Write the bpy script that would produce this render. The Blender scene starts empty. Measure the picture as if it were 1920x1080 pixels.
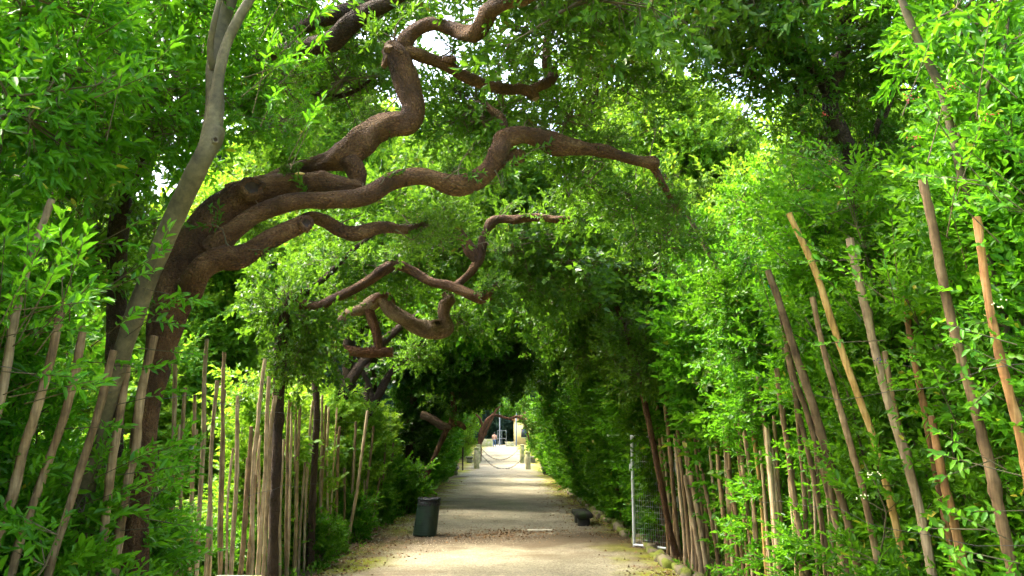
import bpy, math, random
import numpy as np
from mathutils import Vector, Matrix

R = math.radians
SC = bpy.context.scene
COL = SC.collection

# ------------------------------------------------------------------ camera, sky, sun, exposure
FPX = 1600.0                      # focal length in pixels of the 1920 px wide photograph
CAM = Vector((0, 0, 1.8))
cam_d = bpy.data.cameras.new('camera'); cam_d.sensor_width = 36; cam_d.lens = 30.0
cam_d.clip_start = 0.05; cam_d.clip_end = 3000
cam = bpy.data.objects.new('camera', cam_d); COL.objects.link(cam)
cam.location = CAM; cam.rotation_euler = (R(90 + 10.34), 0, R(-0.79))
SC.camera = cam
CROT = np.array(cam.rotation_euler.to_matrix())

SUN_DIR = Vector((-0.50, 0.22, 0.84)).normalized()
world = bpy.data.worlds.new('World'); SC.world = world; world.use_nodes = True
wn = world.node_tree; bg = wn.nodes['Background']
sky = wn.nodes.new('ShaderNodeTexSky'); sky.sky_type = 'NISHITA'; sky.sun_disc = False
sky.sun_elevation = math.asin(SUN_DIR.z); sky.sun_rotation = math.atan2(SUN_DIR.x, SUN_DIR.y)
sky.air_density = 1.0; sky.dust_density = 7.0; sky.ozone_density = 1.0
wn.links.new(sky.outputs[0], bg.inputs[0]); bg.inputs[1].default_value = 0.15
sun_d = bpy.data.lights.new('sun', 'SUN'); sun_d.energy = 1.3; sun_d.angle = R(18.0); sun_d.color = (1.0, 0.96, 0.88)
sun = bpy.data.objects.new('sun', sun_d); COL.objects.link(sun)
sun.rotation_euler = SUN_DIR.to_track_quat('Z', 'Y').to_euler()
SC.view_settings.view_transform = 'Standard'; SC.view_settings.look = 'None'
SC.view_settings.gamma = 1.0; SC.view_settings.exposure = 3.2
SC.view_settings.use_curve_mapping = False
cy = SC.cycles
cy.use_adaptive_sampling = True; cy.adaptive_threshold = 0.03
cy.max_bounces = 5; cy.diffuse_bounces = 4; cy.glossy_bounces = 2; cy.transmission_bounces = 4
cy.transparent_max_bounces = 4; cy.use_denoising = True; cy.caustics_reflective = False; cy.caustics_refractive = False

# ------------------------------------------------------------------ helpers
def P(px, py, d):
    """point at depth d (metres along the path) behind pixel (px, py) of the photograph"""
    v = CROT @ np.array(((px - 960) / FPX, -(py - 540) / FPX, -1.0))
    t = d / v[1]
    return Vector((v[0] * t, v[1] * t, CAM.z + v[2] * t))

def ground_z(x, y):
    y = np.asarray(y, float)
    z = np.where(y < 30, 0.0, np.where(y < 60, 0.45 * ((y - 30) / 30) ** 1.5, 0.45 + (y - 60) * 0.0202))
    return np.where(y > 120, 0.45 + 60 * 0.0202, z)

def gz(x, y): return float(ground_z(x, y))

class MB:
    """collects vertices, faces and a per-vertex random value; build() links ONE mesh object"""
    def __init__(s): s.v = []; s.f = []; s.a = []; s.b = []; s.m = []; s.n = 0
    def add(s, v, f, a=0.5, m=0, b=None):
        v = np.asarray(v, float).reshape(-1, 3)
        s.v.append(v); s.b.append(v if b is None else b)
        s.a.append(np.full(len(v), a) if np.isscalar(a) else np.asarray(a, float))
        fl = f if isinstance(f, list) else [f]
        for q in fl:
            if len(q) == 0: continue
            q = np.asarray(q, np.int64) + s.n
            s.f.append(q); s.m.append(m)
        s.n += len(v)
    def mesh(s, name, mats, smooth=False):
        me = bpy.data.meshes.new(name)
        v = np.concatenate(s.v); a = np.concatenate(s.a)
        me.vertices.add(len(v)); me.vertices.foreach_set('co', v.ravel())
        tot = [len(q) for q in s.f]; ks = [q.shape[1] for q in s.f]
        nl = sum(t * k for t, k in zip(tot, ks)); npoly = sum(tot)
        me.loops.add(nl); me.loops.foreach_set('vertex_index', np.concatenate([q.ravel() for q in s.f]).astype(np.int32))
        sizes = np.concatenate([np.full(t, k) for t, k in zip(tot, ks)])
        start = np.concatenate([[0], np.cumsum(sizes)[:-1]]).astype(np.int32)
        me.polygons.add(npoly); me.polygons.foreach_set('loop_start', start)
        mi = np.concatenate([np.full(t, m) for t, m in zip(tot, s.m)]).astype(np.int32)
        for mm in (mats if isinstance(mats, (list, tuple)) else [mats]): me.materials.append(mm)
        me.polygons.foreach_set('material_index', mi)
        if smooth is True: me.polygons.foreach_set('use_smooth', np.ones(npoly, bool))
        elif smooth == 'wood': me.polygons.foreach_set('use_smooth', mi == 1)
        at = me.attributes.new('rnd', 'FLOAT', 'POINT'); at.data.foreach_set('value', a.astype(np.float32))
        if smooth is True:
            at = me.attributes.new('bark', 'FLOAT_VECTOR', 'POINT'); at.data.foreach_set('vector', np.concatenate(s.b).astype(np.float32).ravel())
        me.update(calc_edges=True); me.validate()
        return me
    def build(s, name, mats, parent=None, smooth=False, loc=None):
        return link(name, s.mesh(name, mats, smooth), parent, loc)

def link(name, me, parent=None, loc=None):
    o = bpy.data.objects.new(name, me); COL.objects.link(o)
    if parent is not None: o.parent = parent
    if loc is not None: o.location = loc
    return o

def tag(o, label=None, cat=None, group=None, kind=None):
    if label: o['label'] = label
    if cat: o['category'] = cat
    if group: o['group'] = group
    if kind: o['kind'] = kind
    return o

def empty(name, loc, rz=0.0):
    o = bpy.data.objects.new(name, None); COL.objects.link(o)
    o.empty_display_size = 0.2; o.location = loc; o.rotation_euler = (0, 0, rz)
    return o

def catmull(pts, rad, step):
    pts = [np.array(p, float) for p in pts]
    n = len(pts); out = []; ro = []
    for i in range(n - 1):
        p0 = pts[i - 1] if i > 0 else 2 * pts[0] - pts[1]
        p1, p2 = pts[i], pts[i + 1]
        p3 = pts[i + 2] if i + 2 < n else 2 * pts[-1] - pts[-2]
        k = max(1, int(round(np.linalg.norm(p2 - p1) / step)))
        for j in range(k):
            t = j / k
            out.append(0.5 * (2 * p1 + (p2 - p0) * t + (2 * p0 - 5 * p1 + 4 * p2 - p3) * t * t + (3 * p1 - p0 - 3 * p2 + p3) * t ** 3))
            tt = t * t * (3 - 2 * t)
            ro.append(rad[i] * (1 - tt) + rad[i + 1] * tt)
    out.append(pts[-1]); ro.append(rad[-1])
    return np.array(out), np.array(ro)

def tube(mb, pts, rad, step=0.1, sides=8, lump=0.0, seed=0, m=0, a=0.5, cap=True, capm=None, wob=0.0):
    p, r = catmull(pts, rad, step)
    n = len(p); rs = np.random.RandomState(seed)
    if wob:
        L = np.arange(n) * step
        for ax in range(3):
            for fq in (2.1, 5.3): p[:, ax] += wob / fq * np.sin(L * fq + rs.rand() * 6.28) * np.minimum(1, L / 0.3)
    t = np.gradient(p, axis=0); t /= np.linalg.norm(t, axis=1)[:, None] + 1e-9
    u = np.cross(t[0], (0, 1, 0.1)); u /= np.linalg.norm(u) + 1e-9
    us = []
    for i in range(n):
        u = u - t[i] * np.dot(u, t[i]); u /= np.linalg.norm(u) + 1e-9
        us.append(u.copy())
    us = np.array(us); vs = np.cross(t, us)
    th = np.arange(sides) * 2 * np.pi / sides
    rr = r[:, None] * np.ones((1, sides))
    if lump:
        L = np.cumsum(np.r_[0, np.linalg.norm(np.diff(p, axis=0), axis=1)])[:, None] / max(np.mean(r), 1e-3)
        q = np.zeros_like(rr)
        for k in range(9):
            q += np.sin(L * rs.uniform(0.15, 1.5) + th[None] * rs.randint(0, 5) + rs.rand() * 6.28) * rs.uniform(.3, 1)
        rr = rr * (1 + lump * q / 3.0)
        if lump >= 0.08:
            for k in range(int(L[-1, 0] / 7)):        # burls and swellings
                g = np.exp(-((L - rs.uniform(2, max(2.1, L[-1, 0]))) / rs.uniform(.5, 1.3)) ** 2) * np.clip(np.cos(th[None] - rs.rand() * 6.28), 0, 1) ** 2
                rr = rr * (1 + rs.uniform(.12, .42) * g)
    V = p[:, None] + rr[..., None] * (np.cos(th)[None, :, None] * us[:, None] + np.sin(th)[None, :, None] * vs[:, None])
    i = np.arange(n - 1)[:, None] * sides; j = np.arange(sides)[None]; j2 = (j + 1) % sides
    F = np.stack([i + j, i + j2, i + sides + j2, i + sides + j], -1).reshape(-1, 4)
    Lc = np.cumsum(np.r_[0, np.linalg.norm(np.diff(p, axis=0), axis=1)])[:, None] * np.ones((1, sides)); r_m = float(np.mean(r))
    BC = np.stack([r_m * np.cos(th)[None] * np.ones((n, 1)), r_m * np.sin(th)[None] * np.ones((n, 1)), .5 * Lc + seed * .37], -1)
    mb.add(V.reshape(-1, 3), F, a, m, BC.reshape(-1, 3))
    if cap:
        for e, sgn in ((0, -1), (n - 1, 1)):
            ring = V[e]; c = ring.mean(0) + t[e] * sgn * r[e] * 0.12
            vv = np.vstack([ring, c[None]])
            ii = np.arange(sides)
            f = np.stack([ii, (ii + 1) % sides, np.full(sides, sides)], -1)
            if sgn < 0: f = f[:, ::-1]
            mb.add(vv, f, a, m if capm is None else capm)
    return p, r

def box(mb, lo, hi, bev=0.0, m=0, a=0.5):
    (x0, y0, z0), (x1, y1, z1) = lo, hi; b = bev
    if not b:
        v = [(x, y, z) for z in (z0, z1) for y in (y0, y1) for x in (x0, x1)]
        mb.add(v, np.array([(0, 2, 3, 1), (4, 5, 7, 6), (0, 1, 5, 4), (2, 6, 7, 3), (0, 4, 6, 2), (1, 3, 7, 5)]), a, m); return
    rings = []
    for z, i in ((z0, b), (z0 + b, 0), (z1 - b, 0), (z1, b)):
        X0, X1, Y0, Y1 = x0 + i, x1 - i, y0 + i, y1 - i; c = b
        rings.append([(X0 + c, Y0, z), (X1 - c, Y0, z), (X1, Y0 + c, z), (X1, Y1 - c, z), (X1 - c, Y1, z), (X0 + c, Y1, z), (X0, Y1 - c, z), (X0, Y0 + c, z)])
    v = [p for r_ in rings for p in r_]
    f = [(k * 8 + i, k * 8 + (i + 1) % 8, k * 8 + 8 + (i + 1) % 8, k * 8 + 8 + i) for k in range(3) for i in range(8)]
    mb.add(v, [np.array(f), np.array([tuple(range(7, -1, -1)), tuple(range(24, 32))])], a, m)

def lathe(mb, prof, n=24, c=(0, 0, 0), m=0, shear=0.0):
    th = np.arange(n) * 2 * np.pi / n
    v = [(c[0] + r * math.cos(t) + shear * z, c[1] + r * math.sin(t), c[2] + z) for r, z in prof for t in th]
    f = [(k * n + i, k * n + (i + 1) % n, k * n + n + (i + 1) % n, k * n + n + i) for k in range(len(prof) - 1) for i in range(n)]
    mb.add(v, np.array(f), 0.5, m)

# ------------------------------------------------------------------ materials
def mat(name):
    m = bpy.data.materials.new(name); m.use_nodes = True
    nt = m.node_tree; b = nt.nodes['Principled BSDF']
    return m, nt, b
def N(nt, t, **kw):
    n = nt.nodes.new(t)
    for k, v in kw.items():
        if k in n.inputs: n.inputs[k].default_value = v
        else: setattr(n, k, v)
    return n
def ramp(nt, fac, stops):
    r = nt.nodes.new('ShaderNodeValToRGB'); e = r.color_ramp.elements
    while len(e) < len(stops): e.new(0.5)
    for k, (p, c) in zip(e, stops): k.position = p; k.color = (*c, 1)
    nt.links.new(fac, r.inputs[0]); return r.outputs[0]
def mixc(nt, fac, a, b, mode='MIX'):
    n = nt.nodes.new('ShaderNodeMix'); n.data_type = 'RGBA'; n.blend_type = mode
    for s, i in ((fac, 0), (a, 6), (b, 7)):
        if isinstance(s, (int, float)): n.inputs[i].default_value = s
        elif isinstance(s, tuple): n.inputs[i].default_value = (*s, 1)
        else: nt.links.new(s, n.inputs[i])
    return n.outputs[2]
def noise(nt, scale, detail=4, vec=None, rough=0.55):
    n = N(nt, 'ShaderNodeTexNoise', Scale=scale, Detail=detail, Roughness=rough)
    if vec is not None: nt.links.new(vec, n.inputs['Vector'])
    return n.outputs[0]
def coords(nt, which='Object', scale=None):
    t = nt.nodes.new('ShaderNodeTexCoord'); o = t.outputs[which]
    if scale:
        mp = nt.nodes.new('ShaderNodeMapping'); mp.inputs['Scale'].default_value = scale
        nt.links.new(o, mp.inputs[0]); o = mp.outputs[0]
    return o
def worldpos(nt): return nt.nodes.new('ShaderNodeNewGeometry').outputs['Position']
def bump(nt, b, h, strength, dist=0.02, chain=None):
    n = nt.nodes.new('ShaderNodeBump'); n.inputs['Strength'].default_value = strength; n.inputs['Distance'].default_value = dist
    nt.links.new(h, n.inputs['Height'])
    if chain is not None: nt.links.new(chain, n.inputs['Normal'])
    nt.links.new(n.outputs[0], b.inputs['Normal']); return n.outputs[0]

def leaf_mat(name, dark, light, trans, tfac=0.42, rough=0.36, old=None, spec=0.22):
    m, nt, b = mat(name)
    at = nt.nodes.new('ShaderNodeAttribute'); at.attribute_name = 'rnd'
    stops = [(0.0, dark), (0.9, light)]
    if old: stops = [(0.0, dark), (0.93, light), (0.985, light), (1.0, old)]
    c = ramp(nt, at.outputs['Fac'], stops)
    oi = nt.nodes.new('ShaderNodeObjectInfo')
    hs = nt.nodes.new('ShaderNodeHueSaturation')
    mr = N(nt, 'ShaderNodeMapRange'); mr.inputs['To Min'].default_value = 0.485; mr.inputs['To Max'].default_value = 0.512
    nt.links.new(oi.outputs['Random'], mr.inputs[0]); nt.links.new(mr.outputs[0], hs.inputs['Hue'])
    mv = N(nt, 'ShaderNodeMapRange'); mv.inputs['To Min'].default_value = 0.78; mv.inputs['To Max'].default_value = 1.22
    ml = N(nt, 'ShaderNodeMath', operation='MULTIPLY'); ml.inputs[1].default_value = 7.31
    fr = N(nt, 'ShaderNodeMath', operation='FRACT')
    nt.links.new(oi.outputs['Random'], ml.inputs[0]); nt.links.new(ml.outputs[0], fr.inputs[0]); nt.links.new(fr.outputs[0], mv.inputs[0])
    nt.links.new(mv.outputs[0], hs.inputs['Value']); nt.links.new(c, hs.inputs['Color'])
    nt.links.new(hs.outputs[0], b.inputs['Base Color'])
    b.inputs['Roughness'].default_value = rough; b.inputs['Specular IOR Level'].default_value = spec
    tr = nt.nodes.new('ShaderNodeBsdfTranslucent')
    tc = mixc(nt, 0.55, hs.outputs[0], trans); nt.links.new(tc, tr.inputs[0])
    mx = nt.nodes.new('ShaderNodeMixShader'); mx.inputs[0].default_value = tfac
    nt.links.new(b.outputs[0], mx.inputs[1]); nt.links.new(tr.outputs[0], mx.inputs[2])
    nt.links.new(mx.outputs[0], nt.nodes['Material Output'].inputs[0])
    return m

M = {}
M['laurel'] = leaf_mat('laurel_leaf', (0.026, 0.112, 0.005), (0.098, 0.28, 0.009), (0.21, 0.56, 0.011), 0.46, 0.36, old=(0.45, 0.42, 0.03))
M['viburnum'] = leaf_mat('viburnum_leaf', (0.028, 0.115, 0.005), (0.098, 0.275, 0.009), (0.205, 0.54, 0.011), 0.48, 0.42, old=(0.40, 0.36, 0.03))
M['oak'] = leaf_mat('oak_leaf', (0.022, 0.070, 0.007), (0.085, 0.19, 0.012), (0.20, 0.42, 0.015), 0.42, 0.38, old=(0.16, 0.10, 0.02))
M['hedge'] = leaf_mat('hedge_leaf', (0.024, 0.092, 0.005), (0.088, 0.24, 0.010), (0.185, 0.50, 0.012), 0.46, 0.38, old=(0.30, 0.28, 0.03))
M['bright'] = leaf_mat('sun_tinted_leaf', (0.06, 0.16, 0.010), (0.17, 0.33, 0.02), (0.40, 0.66, 0.03), 0.48, 0.42, old=(0.35, 0.30, 0.04))  # hedge leaf in a lighter tone, sunlight put into the colour
M['cedar'] = leaf_mat('cedar_needle', (0.030, 0.075, 0.050), (0.065, 0.13, 0.085), (0.10, 0.2, 0.1), 0.25, 0.5)
M['ivy'] = leaf_mat('ivy_leaf', (0.018, 0.060, 0.008), (0.050, 0.13, 0.012), (0.12, 0.28, 0.015), 0.35, 0.32)
M['weed'] = leaf_mat('weed_leaf', (0.04, 0.15, 0.012), (0.12, 0.30, 0.02), (0.25, 0.55, 0.03), 0.4, 0.45)

def bark_mat(name, c1, c2, c3, vs=84, bs=0.9, dist=0.02):
    m, nt, b = mat(name)
    ba = nt.nodes.new('ShaderNodeAttribute'); ba.attribute_name = 'bark'; o = ba.outputs['Vector']
    mp = nt.nodes.new('ShaderNodeVectorMath'); mp.operation = 'ADD'
    nz = N(nt, 'ShaderNodeTexNoise', Scale=9.0, Detail=3.0); nt.links.new(o, nz.inputs['Vector'])
    sc = nt.nodes.new('ShaderNodeVectorMath'); sc.operation = 'SCALE'; sc.inputs['Scale'].default_value = 0.05
    nt.links.new(nz.outputs['Color'], sc.inputs[0]); nt.links.new(o, mp.inputs[0]); nt.links.new(sc.outputs[0], mp.inputs[1])
    v = N(nt, 'ShaderNodeTexVoronoi', feature='DISTANCE_TO_EDGE', Scale=vs); nt.links.new(mp.outputs[0], v.inputs['Vector'])
    crack = ramp(nt, v.outputs['Distance'], [(0.0, (0, 0, 0)), (0.2, (1, 1, 1))])
    big = noise(nt, 5.5, 8, o, 0.68)
    base = ramp(nt, big, [(0.32, c1), (0.52, c2), (0.72, c3)])
    col = mixc(nt, crack, mixc(nt, 0.40, base, (0.025, 0.014, 0.008)), base)
    fine = noise(nt, 90, 3, o)
    col = mixc(nt, 0.35, col, mixc(nt, 1.0, col, fine, 'MULTIPLY'))
    nt.links.new(col, b.inputs['Base Color']); b.inputs['Roughness'].default_value = 0.82; b.inputs['Specular IOR Level'].default_value = 0.25
    n1 = bump(nt, b, crack, bs, dist)
    n2 = bump(nt, b, noise(nt, 28, 5, o), 0.7, 0.02, n1)
    bump(nt, b, noise(nt, 7, 4, o, 0.6), 0.8, 0.06, n2)
    return m
M['bark'] = bark_mat('oak_bark', (0.045, 0.020, 0.007), (0.140, 0.066, 0.022), (0.30, 0.170, 0.066))
M['bark_dark'] = bark_mat('dark_bark', (0.030, 0.017, 0.007), (0.064, 0.037, 0.016), (0.105, 0.066, 0.032), 60)
M['bark_red'] = bark_mat('reddish_bark', (0.09, 0.036, 0.015), (0.18, 0.075, 0.032), (0.27, 0.13, 0.062), 70)
M['deadwood'] = bark_mat('dead_bark', (0.10, 0.055, 0.027), (0.23, 0.14, 0.075), (0.36, 0.25, 0.15), 55, 0.7)

def smooth_bark(name, c1, c2, c3):
    m, nt, b = mat(name)
    o = coords(nt, 'Object'); os_ = coords(nt, 'Object', (14, 14, 2.2))
    base = ramp(nt, noise(nt, 4.0, 9, o, 0.7), [(0.34, c1), (0.52, c2), (0.7, c3)])
    st = noise(nt, 26.0, 6, o, 0.7)
    col = mixc(nt, 0.45, base, mixc(nt, 1.0, base, ramp(nt, st, [(0.35, (0.35, 0.35, 0.35)), (0.65, (1.2, 1.2, 1.2))]), 'MULTIPLY'))
    nt.links.new(col, b.inputs['Base Color']); b.inputs['Roughness'].default_value = 0.7; b.inputs['Specular IOR Level'].default_value = 0.3
    bump(nt, b, noise(nt, 40, 4, o), 0.35, 0.01)
    return m
M['greybark'] = smooth_bark('smooth_grey_bark', (0.045, 0.036, 0.015), (0.098, 0.078, 0.034), (0.180, 0.145, 0.072))
M['twig'] = smooth_bark('twig_bark', (0.06, 0.05, 0.022), (0.10, 0.08, 0.035), (0.15, 0.12, 0.06))

def stake_mat(name, c1, c2, c3):
    m, nt, b = mat(name)
    o = coords(nt, 'Object'); og = coords(nt, 'Object', (60, 60, 1.6))
    oi = nt.nodes.new('ShaderNodeObjectInfo')
    ad = nt.nodes.new('ShaderNodeVectorMath'); ad.operation = 'ADD'
    cb = nt.nodes.new('ShaderNodeCombineXYZ'); mu = N(nt, 'ShaderNodeMath', operation='MULTIPLY'); mu.inputs[1].default_value = 50
    nt.links.new(oi.outputs['Random'], mu.inputs[0]); nt.links.new(mu.outputs[0], cb.inputs[2]); nt.links.new(o, ad.inputs[0]); nt.links.new(cb.outputs[0], ad.inputs[1])
    base = ramp(nt, noise(nt, 4.5, 6, ad.outputs[0], 0.65), [(0.33, c1), (0.5, c2), (0.68, c3)])
    gr = ramp(nt, noise(nt, 1.0, 4, og), [(0.36, (0.45, 0.42, 0.4)), (0.62, (1.15, 1.15, 1.15))])
    col = mixc(nt, 0.7, base, mixc(nt, 1.0, base, gr, 'MULTIPLY'))
    hs = nt.nodes.new('ShaderNodeHueSaturation'); mv = N(nt, 'ShaderNodeMapRange'); mv.inputs['To Min'].default_value = 0.7; mv.inputs['To Max'].default_value = 1.3
    nt.links.new(oi.outputs['Random'], mv.inputs[0]); nt.links.new(mv.outputs[0], hs.inputs['Value']); nt.links.new(col, hs.inputs['Color'])
    nt.links.new(hs.outputs[0], b.inputs['Base Color']); b.inputs['Roughness'].default_value = 0.8; b.inputs['Specular IOR Level'].default_value = 0.25
    bump(nt, b, noise(nt, 1.0, 4, og), 0.6, 0.008)
    return m
M['stake_brown'] = stake_mat('brown_stake_wood', (0.080, 0.048, 0.020), (0.190, 0.122, 0.054), (0.31, 0.215, 0.108))
M['stake_pale'] = stake_mat('pale_stake_wood', (0.17, 0.115, 0.055), (0.31, 0.222, 0.118), (0.44, 0.34, 0.20))
M['stake_yellow'] = stake_mat('yellow_stake_wood', (0.20, 0.12, 0.03), (0.36, 0.22, 0.06), (0.46, 0.31, 0.11))
M['stake_orange'] = stake_mat('orange_stake_wood', (0.11, 0.052, 0.02), (0.25, 0.125, 0.04), (0.36, 0.20, 0.08))

def plain(name, col, rough=0.6, metal=0.0, nscale=8, var=0.3, bs=0.2, bdist=0.01, spec=0.4):
    m, nt, b = mat(name)
    o = coords(nt, 'Object')
    c = ramp(nt, noise(nt, nscale, 6, o), [(0.3, tuple(k * (1 - var) for k in col)), (0.7, tuple(min(1, k * (1 + var)) for k in col))])
    nt.links.new(c, b.inputs['Base Color']); b.inputs['Roughness'].default_value = rough; b.inputs['Metallic'].default_value = metal
    b.inputs['Specular IOR Level'].default_value = spec
    if bs: bump(nt, b, noise(nt, nscale * 6, 4, o), bs, bdist)
    return m
M['cutwood'] = plain('cut_wood', (0.24, 0.15, 0.085), 0.8, nscale=30, bs=0.4)
M['hollow'] = plain('rotten_hollow', (0.03, 0.018, 0.01), 0.95, nscale=30, bs=0.5)
M['bin_green'] = plain('dark_green_plastic', (0.014, 0.032, 0.018), 0.45, nscale=5, bs=0.05)
M['bag'] = plain('black_bag', (0.008, 0.008, 0.009), 0.35, nscale=14, bs=0.8, bdist=0.03)
M['white_metal'] = plain('white_galvanised', (0.62, 0.64, 0.62), 0.45, 0.3, nscale=9, var=0.2, bs=0.05)
M['wire'] = plain('dark_wire', (0.06, 0.055, 0.05), 0.5, 0.6, bs=0)
M['meshwire'] = plain('grey_mesh_wire', (0.35, 0.36, 0.35), 0.5, 0.5, bs=0)
M['chain'] = plain('iron_chain', (0.05, 0.047, 0.045), 0.5, 0.6, bs=0)
M['twine'] = plain('teal_twine', (0.01, 0.24, 0.20), 0.6, bs=0)
M['berry'] = plain('red_berry', (0.35, 0.02, 0.02), 0.3, bs=0)
M['berry_blue'] = plain('blue_berry', (0.015, 0.02, 0.10), 0.25, bs=0)
M['bud'] = plain('cream_bud', (0.55, 0.55, 0.30), 0.7, bs=0)
M['skin'] = plain('skin', (0.45, 0.27, 0.19), 0.5, bs=0); M['hair'] = plain('dark_hair', (0.02, 0.014, 0.01), 0.6, bs=0)
M['shirt'] = plain('pink_tan_shirt', (0.52, 0.31, 0.25), 0.85, bs=0.1); M['jeans'] = plain('blue_jeans', (0.07, 0.12, 0.21), 0.85, bs=0.1); M['shoe'] = plain('dark_shoe', (0.02, 0.02, 0.02), 0.5, bs=0)
M['pole'] = plain('grey_pole', (0.13, 0.15, 0.16), 0.5, 0.3, bs=0)
M['render_yellow'] = plain('yellow_plaster', (0.62, 0.50, 0.20), 0.9, nscale=1.5, var=0.15)
M['rooftile'] = plain('clay_tile', (0.35, 0.15, 0.08), 0.85, nscale=3)
M['windowglass'] = plain('dark_window', (0.03, 0.04, 0.05), 0.1, bs=0)

def stone_mat(name, col, moss, mossamt):
    m, nt, b = mat(name)
    o = worldpos(nt)
    base = ramp(nt, noise(nt, 7, 7, o, 0.65), [(0.3, tuple(k * .6 for k in col)), (0.55, col), (0.75, tuple(min(1, k * 1.3) for k in col))])
    mk = ramp(nt, noise(nt, 2.6, 5, o), [(0.62 - mossamt * 0.4, (0, 0, 0)), (0.72 - mossamt * 0.4, (1, 1, 1))])
    nt.links.new(mixc(nt, mk, base, moss), b.inputs['Base Color']); b.inputs['Roughness'].default_value = 0.9; b.inputs['Specular IOR Level'].default_value = 0.2
    bump(nt, b, noise(nt, 30, 6, o, 0.7), 0.8, 0.02)
    return m
M['stone'] = stone_mat('mossy_grey_stone', (0.20, 0.18, 0.13), (0.11, 0.14, 0.03), 0.3)
M['stone_dark'] = stone_mat('dark_wet_stone', (0.045, 0.042, 0.032), (0.035, 0.055, 0.018), 0.3)
M['stone_pale'] = stone_mat('pale_lichen_stone', (0.50, 0.47, 0.30), (0.36, 0.40, 0.15), 0.35)
M['kerb'] = stone_mat('mossy_kerb_stone', (0.19, 0.155, 0.095), (0.14, 0.165, 0.022), 0.42)
M['post'] = stone_mat('weathered_post', (0.40, 0.36, 0.19), (0.24, 0.26, 0.09), 0.3)
M['slab'] = stone_mat('pale_slab', (0.70, 0.64, 0.48), (0.5, 0.47, 0.3), 0.05)

# ground: brown earth under the hedges, rough grass outside them
def make_ground_mat():
    m, nt, b = mat('earth_and_grass')
    o = worldpos(nt)
    sx = nt.nodes.new('ShaderNodeSeparateXYZ'); nt.links.new(o, sx.inputs[0])
    ab = N(nt, 'ShaderNodeMath', operation='ABSOLUTE'); nt.links.new(sx.outputs[0], ab.inputs[0])
    ad = N(nt, 'ShaderNodeMath', operation='ADD'); nt.links.new(ab.outputs[0], ad.inputs[0])
    nn = N(nt, 'ShaderNodeMath', operation='MULTIPLY_ADD'); nt.links.new(noise(nt, 0.9, 4, o), nn.inputs[0]); nn.inputs[1].default_value = 2.4; nn.inputs[2].default_value = -1.2
    nt.links.new(nn.outputs[0], ad.inputs[1])
    mr = N(nt, 'ShaderNodeMapRange'); mr.inputs['From Min'].default_value = 3.2; mr.inputs['From Max'].default_value = 4.6; nt.links.new(ad.outputs[0], mr.inputs[0])
    earth = ramp(nt, noise(nt, 9, 7, o, 0.7), [(0.3, (0.055, 0.036, 0.020)), (0.52, (0.115, 0.080, 0.044)), (0.75, (0.19, 0.14, 0.08))])
    mossk = ramp(nt, noise(nt, 1.7, 5, o), [(0.55, (0, 0, 0)), (0.66, (1, 1, 1))])
    earth = mixc(nt, mossk, earth, (0.13, 0.155, 0.02))
    grass = ramp(nt, noise(nt, 14, 6, o), [(0.3, (0.05, 0.12, 0.015)), (0.7, (0.14, 0.24, 0.03))])
    nt.links.new(mixc(nt, mr.outputs[0], earth, grass), b.inputs['Base Color']); b.inputs['Roughness'].default_value = 0.95
    b.inputs['Specular IOR Level'].default_value = 0.15
    bump(nt, b, noise(nt, 22, 6, o, 0.7), 0.9, 0.04)
    return m
M['ground'] = make_ground_mat()
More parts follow.
